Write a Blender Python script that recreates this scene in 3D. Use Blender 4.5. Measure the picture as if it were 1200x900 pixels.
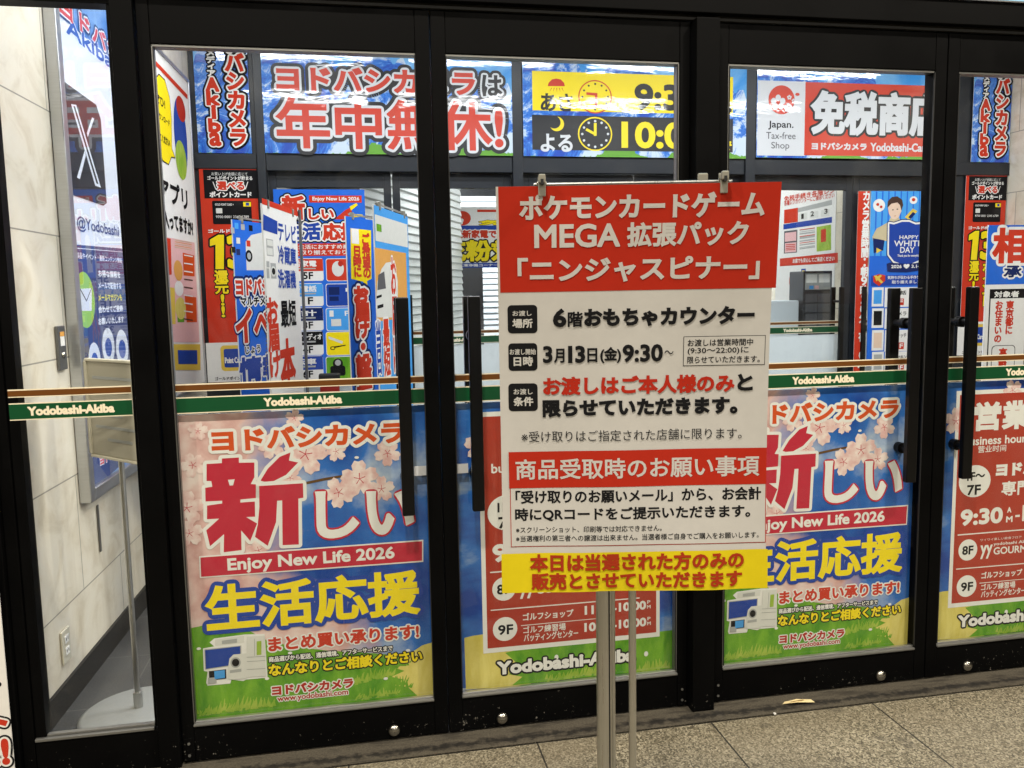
import bpy, math, random
import numpy as np
from mathutils import Matrix, Vector
random.seed(7)
RNG = np.random.default_rng(3)
sc = bpy.context.scene
COL = sc.collection
for o in list(bpy.data.objects): bpy.data.objects.remove(o)

# ------------------------------------------------------------------ camera
cam = bpy.data.cameras.new('camera'); cam.lens = 29.21; cam.sensor_width = 36; cam.clip_start = .05; cam.clip_end = 300
camo = bpy.data.objects.new('camera', cam); COL.objects.link(camo); sc.camera = camo
R_ = Vector((0.98262256, -0.18474386, -0.0179616)); U_ = Vector((0.03796157, 0.10529801, 0.99371588)); F_ = Vector((0.18169158, 0.97712949, -0.11048137))
camo.matrix_world = Matrix(((R_.x, U_.x, -F_.x, 0), (R_.y, U_.y, -F_.y, -2.702), (R_.z, U_.z, -F_.z, 1.5), (0, 0, 0, 1)))

# ------------------------------------------------------------------ night sky, lamps, exposure
w = bpy.data.worlds.new('World'); sc.world = w; w.use_nodes = True
nt = w.node_tree; sky = nt.nodes.new('ShaderNodeTexSky'); sky.sky_type = 'NISHITA'; sky.sun_disc = False
sky.sun_elevation = math.radians(1); sky.sun_rotation = math.radians(150)
nt.links.new(sky.outputs[0], nt.nodes['Background'].inputs[0]); nt.nodes['Background'].inputs[1].default_value = .004
vs = sc.view_settings; vs.view_transform = 'Standard'; vs.look = 'None'; vs.gamma = 1; vs.exposure = 0; vs.use_curve_mapping = False
sc.cycles.use_denoising = True
sc.cycles.max_bounces = 8; sc.cycles.transparent_max_bounces = 16; sc.cycles.caustics_reflective = False; sc.cycles.caustics_refractive = False
sc.cycles.sample_clamp_indirect = 4

def area(name, loc, size, energy, color, rot=(0, 0, 0)):
    l = bpy.data.lights.new(name, 'AREA'); l.shape = 'RECTANGLE'; l.size, l.size_y = size; l.energy = energy; l.color = color
    o = bpy.data.objects.new(name, l); COL.objects.link(o); o.location = loc; o.rotation_euler = rot
    return o
WARM = (1, .91, .77); COOL = (.97, .98, 1)
for x in (-3.2, -.25, 2.7, 5.6):                                            # row of lamps under the high pavement canopy
    area('canopy_light', (x, -2.2, 4.9), (.18, .18), 175, WARM)
area('fill_strip_light', (1.2, -8.0, 5.0), (12, .25), 360, WARM, (math.radians(58), 0, 0))   # added frontal fill behind the camera, evens the light on the doors
for y in (.55, 1.9):                                                       # tube lights of the vestibule
    for x in (-.4, 1.1, 2.6, 4.1):
        area('tube_light', (x, y, 3.37), (1.2, .13), 28, COOL)
for x, y, e in ((.9, 4.6, 38), (3.2, 4.8, 30), (.9, 7.0, 90), (3.2, 7.0, 90)):   # ceiling lights of the shop beyond the inner doors
    area('shop_light', (x, y, 3.14), (1.2, .5), e, COOL)

# ------------------------------------------------------------------ materials
MATS = {}
def new_mat(name):
    m = bpy.data.materials.new(name); m.use_nodes = True; MATS[name] = m
    return m, m.node_tree, m.node_tree.nodes['Principled BSDF']
def flat(name, c, rough=.45, metal=0., spec=.4, emit=0):
    m, t, b = new_mat(name)
    b.inputs['Base Color'].default_value = (*c, 1); b.inputs['Roughness'].default_value = rough
    b.inputs['Metallic'].default_value = metal; b.inputs['Specular IOR Level'].default_value = spec
    if emit:
        b.inputs['Emission Color'].default_value = (*c, 1); b.inputs['Emission Strength'].default_value = emit
    return m
def printed(name, c, rough=.5):
    """ink on paper: the ink colour with a very faint paper mottling"""
    m, t, b = new_mat(name)
    tc = t.nodes.new('ShaderNodeTexCoord'); n = t.nodes.new('ShaderNodeTexNoise'); n.inputs['Scale'].default_value = 35; n.inputs['Detail'].default_value = 5
    t.links.new(tc.outputs['Object'], n.inputs['Vector'])
    mx = t.nodes.new('ShaderNodeMix'); mx.data_type = 'RGBA'
    mx.inputs[6].default_value = (*[v * .93 for v in c], 1); mx.inputs[7].default_value = (*[min(1, v * 1.05) for v in c], 1)
    t.links.new(n.outputs[0], mx.inputs[0]); t.links.new(mx.outputs[2], b.inputs['Base Color'])
    b.inputs['Roughness'].default_value = .75; b.inputs['Specular IOR Level'].default_value = .02
    return m
for n, c in dict(paper=(.78, .77, .74), ink=(.012, .012, .013), print_red=(.55, .045, .022), deep_red=(.42, .028, .016), vermilion=(.62, .085, .02), crimson=(.5, .025, .05),
                 yellow=(.86, .68, .015), royal=(.02, .06, .33), blue=(.025, .14, .62), navy=(.012, .025, .11), sky_blue=(.07, .33, .75), 
                 print_twig=(.12, .06, .02), print_pink=(.75, .45, .45), print_skin=(.74, .55, .42), print_brown=(.07, .04, .03), print_orange=(.68, .34, .09), khaki=(.55, .47, .3),
                 gold=(.7, .5, .08), appliance_white=(.66, .66, .62), appliance_grey=(.38, .39, .38), appliance_dark=(.11, .11, .12)).items(): printed(n, c)
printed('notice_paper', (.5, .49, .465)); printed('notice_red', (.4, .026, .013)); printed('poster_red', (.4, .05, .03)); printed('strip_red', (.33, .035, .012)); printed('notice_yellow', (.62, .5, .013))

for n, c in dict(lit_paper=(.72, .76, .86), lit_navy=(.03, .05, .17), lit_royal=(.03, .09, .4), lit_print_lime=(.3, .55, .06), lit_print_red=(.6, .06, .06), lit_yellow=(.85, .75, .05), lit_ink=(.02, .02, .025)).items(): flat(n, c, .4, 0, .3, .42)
def nodes_setup(name):
    m, t, b = new_mat(name)
    tc = t.nodes.new('ShaderNodeTexCoord')
    def N(kind, **kw):
        n = t.nodes.new('ShaderNode' + kind)
        for k, v in kw.items():
            if k in n.inputs: n.inputs[k].default_value = v
            else: setattr(n, k, v)
        return n
    def L(a, bb): t.links.new(a, bb)
    return m, t, b, tc, N, L
def ramp(N, stops):
    r = N('ValToRGB'); e = r.color_ramp.elements
    while len(e) < len(stops): e.new(.5)
    for el, (p, c) in zip(e, stops):
        el.position = p; el.color = (*c, 1) if len(c) == 3 else c
    return r
def mixc(N, L, fac, a, bcol):
    m = N('Mix', data_type='RGBA')
    for s, v in ((0, fac), (6, a), (7, bcol)):
        if hasattr(v, 'is_output'): L(v, m.inputs[s])
        else: m.inputs[s].default_value = v if s == 0 else (*v, 1)
    return m.outputs[2]
def maprange(N, L, v, a, b, c=0, d=1):
    m = N('MapRange'); L(v, m.inputs['Value'])
    for k, x in zip(('From Min', 'From Max', 'To Min', 'To Max'), (a, b, c, d)): m.inputs[k].default_value = x
    return m.outputs[0]
def math2(N, L, op, a, b):
    m = N('Math', operation=op)
    for i, v in enumerate((a, b)):
        if hasattr(v, 'is_output'): L(v, m.inputs[i])
        else: m.inputs[i].default_value = v
    return m.outputs[0]

def meadow(name, a, c):
    m, t, b, tc, N, L = nodes_setup(name)
    mp = N('Mapping'); mp.inputs['Scale'].default_value = (14, 1, 5); L(tc.outputs['Object'], mp.inputs['Vector'])
    n = N('TexNoise', Scale=1.3, Detail=7., Roughness=.65, Distortion=.5); L(mp.outputs[0], n.inputs['Vector'])
    L(mixc(N, L, maprange(N, L, n.outputs[0], .35, .68), a, c), b.inputs['Base Color']); b.inputs['Roughness'].default_value = .7; b.inputs['Specular IOR Level'].default_value = .02
meadow('print_green', (.075, .27, .018), (.2, .42, .035)); meadow('print_straw', (.6, .5, .1), (.74, .65, .2)); meadow('print_lime', (.2, .38, .03), (.42, .52, .09))
def thin_back(name, c):
    m, t, b, tc, N, L = nodes_setup(name)
    d = N('BsdfDiffuse'); d.inputs[0].default_value = (*c, 1); tr = N('BsdfTranslucent'); tr.inputs[0].default_value = (*c, 1); mx = N('MixShader'); mx.inputs[0].default_value = .5
    L(d.outputs[0], mx.inputs[1]); L(tr.outputs[0], mx.inputs[2]); L(mx.outputs[0], t.nodes['Material Output'].inputs[0])
thin_back('poster_reverse', (.78, .83, .87))
def black_paint():
    m, t, b, tc, N, L = nodes_setup('black_paint')
    geo = N('NewGeometry'); sep = N('SeparateXYZ'); L(geo.outputs['Position'], sep.inputs[0])
    n1 = N('TexNoise', Scale=75., Detail=7., Roughness=.72); L(geo.outputs['Position'], n1.inputs['Vector'])
    n2 = N('TexNoise', Scale=5., Detail=3.); L(geo.outputs['Position'], n2.inputs['Vector'])
    low = maprange(N, L, sep.outputs['Z'], .03, .3, 1, .0)                   # kicks and trolleys chip the paint near the floor
    thr = math2(N, L, 'SUBTRACT', .83, math2(N, L, 'MULTIPLY', low, .185))
    thr = math2(N, L, 'SUBTRACT', thr, math2(N, L, 'MULTIPLY', math2(N, L, 'SUBTRACT', n2.outputs[0], .5), .22))
    chip = math2(N, L, 'GREATER_THAN', n1.outputs[0], thr)
    base = mixc(N, L, n2.outputs[0], (.0012, .0012, .0013), (.0035, .0035, .0036))
    L(mixc(N, L, chip, base, (.17, .16, .14)), b.inputs['Base Color'])
    L(maprange(N, L, n2.outputs[0], .3, .7, .36, .55), b.inputs['Roughness']); b.inputs['Specular IOR Level'].default_value = .04
    bp = N('Bump', Strength=.12, Distance=.002); L(n1.outputs[0], bp.inputs['Height']); L(bp.outputs[0], b.inputs['Normal'])
black_paint()
def granite():
    m, t, b, tc, N, L = nodes_setup('granite_paving')
    geo = N('NewGeometry'); P = geo.outputs['Position']
    v = N('TexVoronoi', Scale=190.); L(P, v.inputs['Vector'])
    n = N('TexNoise', Scale=210., Detail=4., Roughness=.7); L(P, n.inputs['Vector'])
    r = ramp(N, [(.27, (.022, .019, .012)), (.43, (.115, .1, .066)), (.56, (.22, .195, .135)), (.72, (.4, .36, .265))])
    L(mixc(N, L, .5, v.outputs['Color'], n.outputs['Color']), r.inputs[0])
    big = N('TexNoise', Scale=2.2, Detail=4.); L(P, big.inputs['Vector'])
    # joints every 0.62 m
    br = N('TexBrick', Scale=1.); br.offset = 0; br.inputs['Mortar Size'].default_value = .0035; br.inputs['Mortar Smooth'].default_value = .3; br.inputs['Brick Width'].default_value = .62; br.inputs['Row Height'].default_value = .62
    mp = N('Mapping'); mp.inputs['Location'].default_value = (.077, .125, 0); L(P, mp.inputs['Vector']); L(mp.outputs[0], br.inputs['Vector'])
    c = mixc(N, L, maprange(N, L, big.outputs[0], .42, .75, 0, .5), r.outputs[0], (.17, .145, .1))
    spot = N('TexNoise', Scale=6.5, Detail=2.); L(P, spot.inputs['Vector'])
    c = mixc(N, L, maprange(N, L, spot.outputs[0], .66, .7, 0, .45), c, (.06, .052, .04))
    c = mixc(N, L, br.outputs['Fac'], c, (.02, .018, .014))
    L(c, b.inputs['Base Color']); b.inputs['Roughness'].default_value = .62
    bp = N('Bump', Strength=.35, Distance=.002); L(math2(N, L, 'SUBTRACT', n.outputs[0], br.outputs['Fac']), bp.inputs['Height']); L(bp.outputs[0], b.inputs['Normal'])
granite()
def threshold_stone():
    m, t, b, tc, N, L = nodes_setup('threshold_stone')
    P = N('NewGeometry').outputs['Position']
    n = N('TexNoise', Scale=150., Detail=6., Roughness=.7); L(P, n.inputs['Vector'])
    mp = N('Mapping'); mp.inputs['Scale'].default_value = (2.5, 14, 1); L(P, mp.inputs['Vector'])
    s = N('TexNoise', Scale=2., Detail=7., Roughness=.7); L(mp.outputs[0], s.inputs['Vector'])
    r = ramp(N, [(.3, (.035, .03, .022)), (.7, (.12, .105, .078))]); L(n.outputs[0], r.inputs[0])
    c = mixc(N, L, maprange(N, L, s.outputs[0], .5, .62, 0, .85), r.outputs[0], (.028, .024, .018))
    sp = N('SeparateXYZ'); L(P, sp.inputs[0]); e = N('TexNoise', Scale=24., Detail=7., Roughness=.75); L(P, e.inputs['Vector'])
    band = math2(N, L, 'SUBTRACT', 1, math2(N, L, 'ABSOLUTE', math2(N, L, 'MULTIPLY', math2(N, L, 'ADD', sp.outputs['Y'], .085), 26.), 0))
    grime = maprange(N, L, math2(N, L, 'ADD', math2(N, L, 'MULTIPLY', band, .3), e.outputs[0]), .62, .78, 0, .9)
    c = mixc(N, L, grime, c, (.008, .007, .006))
    L(c, b.inputs['Base Color']); b.inputs['Roughness'].default_value = .6
    bp = N('Bump', Strength=.3, Distance=.0015); L(n.outputs[0], bp.inputs['Height']); L(bp.outputs[0], b.inputs['Normal'])
threshold_stone()
def dark_granite():
    m, t, b, tc, N, L = nodes_setup('dark_granite')
    P = N('NewGeometry').outputs['Position']
    n = N('TexNoise', Scale=220., Detail=5., Roughness=.8); L(P, n.inputs['Vector'])
    r = ramp(N, [(.35, (.022, .023, .024)), (.6, (.07, .072, .074)), (.75, (.19, .19, .19))]); L(n.outputs[0], r.inputs[0])
    br = N('TexBrick', Scale=1.); br.offset = 0
    for k, v in (('Mortar Size', .003), ('Brick Width', .45), ('Row Height', .45)): br.inputs[k].default_value = v
    L(P, br.inputs['Vector'])
    L(mixc(N, L, br.outputs['Fac'], r.outputs[0], (.11, .11, .105)), b.inputs['Base Color']); b.inputs['Roughness'].default_value = .35
dark_granite()
def stone_wall():
    m, t, b, tc, N, L = nodes_setup('cream_stone')
    sx = N('SeparateXYZ'); L(tc.outputs['Object'], sx.inputs[0]); cb = N('CombineXYZ'); L(sx.outputs['X'], cb.inputs[0]); L(sx.outputs['Z'], cb.inputs[1]); L(sx.outputs['Y'], cb.inputs[2])
    n = N('TexNoise', Scale=5., Detail=8., Roughness=.62, Distortion=1.2); L(cb.outputs[0], n.inputs['Vector'])
    n3 = N('TexNoise', Scale=70., Detail=3.); L(cb.outputs[0], n3.inputs['Vector'])
    r = ramp(N, [(.28, (.66, .58, .44)), (.5, (.83, .765, .63)), (.78, (.87, .82, .71))]); L(n.outputs[0], r.inputs[0])
    br = N('TexBrick', Scale=1.); br.offset = .5
    for k, v in (('Mortar Size', .0028), ('Mortar Smooth', .2), ('Brick Width', .9), ('Row Height', .46)): br.inputs[k].default_value = v
    br.inputs['Color1'].default_value = (.94, .94, .94, 1); br.inputs['Color2'].default_value = (1, 1, 1, 1)
    mp = N('Mapping'); mp.inputs['Location'].default_value = (.21, .1, 0); L(cb.outputs[0], mp.inputs['Vector']); L(mp.outputs[0], br.inputs['Vector'])
    mul = N('Mix', data_type='RGBA', blend_type='MULTIPLY'); mul.inputs[0].default_value = 1; L(r.outputs[0], mul.inputs[6]); L(br.outputs['Color'], mul.inputs[7])
    streak = N('TexNoise', Scale=1., Detail=5.); mp2 = N('Mapping'); mp2.inputs['Scale'].default_value = (9, .7, 1); L(cb.outputs[0], mp2.inputs['Vector']); L(mp2.outputs[0], streak.inputs['Vector'])
    dirt = math2(N, L, 'MULTIPLY', maprange(N, L, streak.outputs[0], .5, .75), maprange(N, L, sx.outputs['Z'], 0, 1.1, .6, .05))
    c = mixc(N, L, br.outputs['Fac'], mul.outputs[2], (.3, .28, .23)); c = mixc(N, L, dirt, c, (.36, .29, .19))
    L(c, b.inputs['Base Color']); b.inputs['Roughness'].default_value = .33; b.inputs['Specular IOR Level'].default_value = .45
    bp = N('Bump', Strength=.06, Distance=.002); L(n3.outputs[0], bp.inputs['Height']); L(bp.outputs[0], b.inputs['Normal'])
stone_wall()
def glass(name, tint, refl=1.):
    m = bpy.data.materials.new(name); m.use_nodes = True; MATS[name] = m
    t = m.node_tree; t.nodes.clear()
    out = t.nodes.new('ShaderNodeOutputMaterial'); tr = t.nodes.new('ShaderNodeBsdfTransparent'); tr.inputs[0].default_value = (*tint, 1)
    g = t.nodes.new('ShaderNodeBsdfGlossy'); g.inputs['Roughness'].default_value = .0; g.inputs[0].default_value = (refl, refl, refl, 1)
    fr = t.nodes.new('ShaderNodeFresnel'); ge = t.nodes.new('ShaderNodeNewGeometry'); io = t.nodes.new('ShaderNodeMapRange')
    io.inputs[3].default_value = 1.5; io.inputs[4].default_value = 1 / 1.5; t.links.new(ge.outputs['Backfacing'], io.inputs[0]); t.links.new(io.outputs[0], fr.inputs[0])
    mx = t.nodes.new('ShaderNodeMixShader'); t.links.new(fr.outputs[0], mx.inputs[0]); t.links.new(tr.outputs[0], mx.inputs[1]); t.links.new(g.outputs[0], mx.inputs[2]); 
    tc = t.nodes.new('ShaderNodeNewGeometry'); nz = t.nodes.new('ShaderNodeTexNoise'); nz.inputs['Scale'].default_value = 7; nz.inputs['Detail'].default_value = 7; nz.inputs['Distortion'].default_value = 1.5; t.links.new(tc.outputs['Position'], nz.inputs['Vector'])
    mr = t.nodes.new('ShaderNodeMapRange'); t.links.new(nz.outputs[0], mr.inputs[0]); mr.inputs[1].default_value = .5; mr.inputs[2].default_value = .75; mr.inputs[3].default_value = 0; mr.inputs[4].default_value = .03
    df = t.nodes.new('ShaderNodeBsdfDiffuse'); df.inputs[0].default_value = (.5, .5, .48, 1); m2 = t.nodes.new('ShaderNodeMixShader')
    t.links.new(mr.outputs[0], m2.inputs[0]); t.links.new(mx.outputs[0], m2.inputs[1]); t.links.new(df.outputs[0], m2.inputs[2]); t.links.new(m2.outputs[0], out.inputs[0])
glass('door_glass', (.93, .95, .94)); glass('case_glass', (.97, .98, .98))
def banner_sky():
    """laminated banner: printed blue sky and snowy ridges under a wavy clear film"""
    m, t, b, tc, N, L = nodes_setup('mountain_print')
    sx = N('SeparateXYZ'); L(tc.outputs['Object'], sx.inputs[0]); x, z = sx.outputs['X'], sx.outputs['Z']
    cb = N('CombineXYZ'); L(x, cb.inputs[0]); L(z, cb.inputs[1])
    n = N('TexNoise', Scale=2.4, Detail=9., Roughness=.6, Distortion=.6); L(cb.outputs[0], n.inputs['Vector'])
    rd = N('TexNoise', Scale=3.4, Detail=10., Roughness=.74, Distortion=1.); L(cb.outputs[0], rd.inputs['Vector'])
    line = N('TexNoise', Scale=2.1, Detail=4.); line.noise_dimensions = '1D'; L(x, line.inputs['W'])
    hill = math2(N, L, 'ADD', math2(N, L, 'MULTIPLY', math2(N, L, 'SUBTRACT', line.outputs[0], .5), 1.1), .56)
    rock = math2(N, L, 'LESS_THAN', z, hill)
    snow = ramp(N, [(.43, (.008, .06, .42)), (.51, (.03, .2, .66)), (.56, (.55, .66, .78))]); L(rd.outputs[0], snow.inputs[0])
    cloud = ramp(N, [(.4, (.03, .27, .7)), (.7, (.22, .5, .8))]); L(n.outputs[0], cloud.inputs[0])
    c = mixc(N, L, rock, cloud.outputs[0], snow.outputs[0])
    grass = math2(N, L, 'LESS_THAN', z, math2(N, L, 'MULTIPLY', math2(N, L, 'SUBTRACT', n.outputs[0], .47), .45))
    c = mixc(N, L, grass, c, (.12, .34, .03)); L(c, b.inputs['Base Color'])
    film(N, L, t, b, tc)
def film(N, L, t, b, tc, strength=.03):
    mp = N('Mapping'); mp.inputs['Scale'].default_value = (1.2, 1, 5.5); L(tc.outputs['Object'], mp.inputs['Vector'])
    f = N('TexNoise', Scale=1.6, Detail=4., Roughness=.5, Distortion=.8); L(mp.outputs[0], f.inputs['Vector'])
    bp = N('Bump', Strength=strength, Distance=.05); L(f.outputs[0], bp.inputs['Height'])
    b.inputs['Roughness'].default_value = .35; b.inputs['Specular IOR Level'].default_value = .2
    b.inputs['Coat Weight'].default_value = .9; b.inputs['Coat Roughness'].default_value = .045; b.inputs['Coat IOR'].default_value = 1.6; L(bp.outputs[0], b.inputs['Coat Normal'])
banner_sky()
for k, c in dict(film_red=(.55, .045, .022), film_paper=(.62, .64, .67), film_yellow=(.86, .68, .015), film_ink=(.02, .02, .022)).items():
    m, t, b, tc, N, L = nodes_setup(k); b.inputs['Base Color'].default_value = (*c, 1); film(N, L, t, b, tc)
def spring_print():
    m, t, b, tc, N, L = nodes_setup('spring_print')
    sx = N('SeparateXYZ'); L(tc.outputs['Object'], sx.inputs[0]); x, z = sx.outputs['X'], sx.outputs['Z']
    n = N('TexNoise', Scale=3.5, Detail=6., Roughness=.55); L(tc.outputs['Object'], n.inputs['Vector'])
    n2 = N('TexNoise', Scale=11., Detail=5.); L(tc.outputs['Object'], n2.inputs['Vector'])
    sky = ramp(N, [(.36, (.008, .055, .3)), (.53, (.03, .15, .5)), (.7, (.5, .58, .66))]); L(n.outputs[0], sky.inputs[0])
    pink = ramp(N, [(.3, (.5, .24, .22)), (.5, (.68, .45, .42)), (.7, (.78, .66, .62))]); L(n2.outputs[0], pink.inputs[0])
    q = math2(N, L, 'ADD', x, math2(N, L, 'MULTIPLY', math2(N, L, 'SUBTRACT', n2.outputs[0], .5), .35))
    q = math2(N, L, 'SUBTRACT', q, maprange(N, L, z, .46, .34, 0, .26))
    L(mixc(N, L, maprange(N, L, q, .2, .34, 1, 0), sky.outputs[0], pink.outputs[0]), b.inputs['Base Color']); b.inputs['Roughness'].default_value = .7; b.inputs['Specular IOR Level'].default_value = .02
spring_print()
def cloud_print():
    m, t, b, tc, N, L = nodes_setup('cloud_print')
    mp = N('Mapping'); mp.inputs['Scale'].default_value = (1, 1, 2.2); L(tc.outputs['Object'], mp.inputs['Vector'])
    n = N('TexNoise', Scale=2.2, Detail=6., Roughness=.55); L(mp.outputs[0], n.inputs['Vector'])
    r = ramp(N, [(.42, (.006, .05, .3)), (.54, (.025, .15, .5)), (.66, (.45, .55, .64))]); L(n.outputs[0], r.inputs[0]); L(r.outputs[0], b.inputs['Base Color']); b.inputs['Roughness'].default_value = .4
cloud_print()
def petal():
    m, t, b, tc, N, L = nodes_setup('petal_print')
    n = N('TexNoise', Scale=30., Detail=4.); L(tc.outputs['Object'], n.inputs['Vector'])
    r = ramp(N, [(.35, (.7, .42, .4)), (.62, (.84, .72, .68))]); L(n.outputs[0], r.inputs[0]); L(r.outputs[0], b.inputs['Base Color']); b.inputs['Roughness'].default_value = .45
petal()
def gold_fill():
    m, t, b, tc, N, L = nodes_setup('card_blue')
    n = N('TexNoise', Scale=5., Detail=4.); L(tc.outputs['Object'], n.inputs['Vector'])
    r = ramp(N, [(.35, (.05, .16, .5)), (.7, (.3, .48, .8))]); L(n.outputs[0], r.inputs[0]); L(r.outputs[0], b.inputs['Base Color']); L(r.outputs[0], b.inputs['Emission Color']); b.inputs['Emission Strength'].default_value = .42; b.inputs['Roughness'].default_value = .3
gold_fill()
def brushed(name, c, rough, sc_=(90, 90, 2)):
    m, t, b, tc, N, L = nodes_setup(name)
    mp = N('Mapping'); mp.inputs['Scale'].default_value = sc_; L(tc.outputs['Object'], mp.inputs['Vector'])
    n = N('TexNoise', Scale=3., Detail=4.); L(mp.outputs[0], n.inputs['Vector'])
    L(mixc(N, L, n.outputs[0], tuple(v * .75 for v in c), c), b.inputs['Base Color']); b.inputs['Metallic'].default_value = 1
    L(maprange(N, L, n.outputs[0], .3, .7, rough * .8, rough * 1.3), b.inputs['Roughness'])
brushed('brushed_steel', (.62, .61, .58), .32); brushed('aluminium', (.66, .67, .68), .35, (2, 2, 60)); brushed('dome_steel', (.42, .4, .35), .25, (4, 4, 4))
flat('bead_grey', (.2, .2, .19), .35, .6); flat('slate_frame', (.0095, .0125, .018), .4); flat('handle_black', (.003, .003, .0032), .3, 0, .25); flat('white_paint', (.74, .75, .76), .6)
flat('ceiling_white', (.22, .225, .23), .8); flat('shutter_white', (.72, .76, .75), .4); flat('brown_vinyl', (.125, .042, .005), .4); flat('green_vinyl', (.003, .062, .02), .35); flat('cream_vinyl', (.78, .7, .52), .45)
flat('clip_plastic', (.25, .24, .2), .15, 0, .7); flat('skirting_black', (.006, .007, .0095), .4, 0, .2); flat('steel_plate', (.16, .16, .16), .4, .7); flat('ivory_plastic', (.6, .56, .45), .4)
flat('pale_panel', (.74, .8, .85), .6); flat('grey_panel', (.32, .33, .34), .6); flat('dark_cabinet', (.025, .026, .03), .35); flat('signboard_beige', (.42, .39, .31), .6); flat('fascia_blue', (.25, .5, .7), .5)
flat('base_stone', (.27, .275, .265), .5); flat('litter_paper', (.72, .6, .33), .7); flat('tube_glow', (1, 1, 1), .5, 0, 0, 4.); flat('foil', (.75, .78, .82), .3, .3); flat('matt_black', (.01, .01, .01), .7); flat('dark_wall', (.05, .048, .045), .7)
flat('marker_red', (.3, .015, .01), .4)

# ------------------------------------------------------------------ mesh building
STEP, SUB, JIT = 4.5e-4, 1.3e-4, 5e-5
TXT = {}
def text_mesh(s, res):
    k = (s, res)
    if k in TXT: return TXT[k]
    c = bpy.data.curves.new('t', 'FONT'); c.body = s; c.size = 1; c.resolution_u = res
    o = bpy.data.objects.new('t', c); COL.objects.link(o)
    dg = bpy.context.evaluated_depsgraph_get(); dg.update()
    me = o.evaluated_get(dg).to_mesh()
    V = np.array([v.co[:2] for v in me.vertices]); Fc = [list(p.vertices) for p in me.polygons]
    o.evaluated_get(dg).to_mesh_clear(); bpy.data.objects.remove(o); bpy.data.curves.remove(c)
    # weld double points so that borders are true borders
    key = {}; idx = []
    U = []
    for v in V:
        q = (round(v[0], 5), round(v[1], 5))
        if q not in key: key[q] = len(U); U.append(v)
        idx.append(key[q])
    F2 = []
    for f in Fc:
        g = [idx[i] for i in f]; g = [a for i, a in enumerate(g) if a != g[i - 1]]
        if len(g) < 3: continue
        P = [U[i] for i in g]
        ar = sum(P[i - 1][0] * P[i][1] - P[i][0] * P[i - 1][1] for i in range(len(P)))
        if abs(ar) < 1e-9: continue
        F2.append(g if ar > 0 else g[::-1])
    TXT[k] = (np.array(U), F2)
    return TXT[k]
def borders(F):
    dirs = {}
    for f in F:
        for i in range(len(f)): dirs[(f[i - 1], f[i])] = 1
    return [e for e in dirs if (e[1], e[0]) not in dirs]

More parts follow.
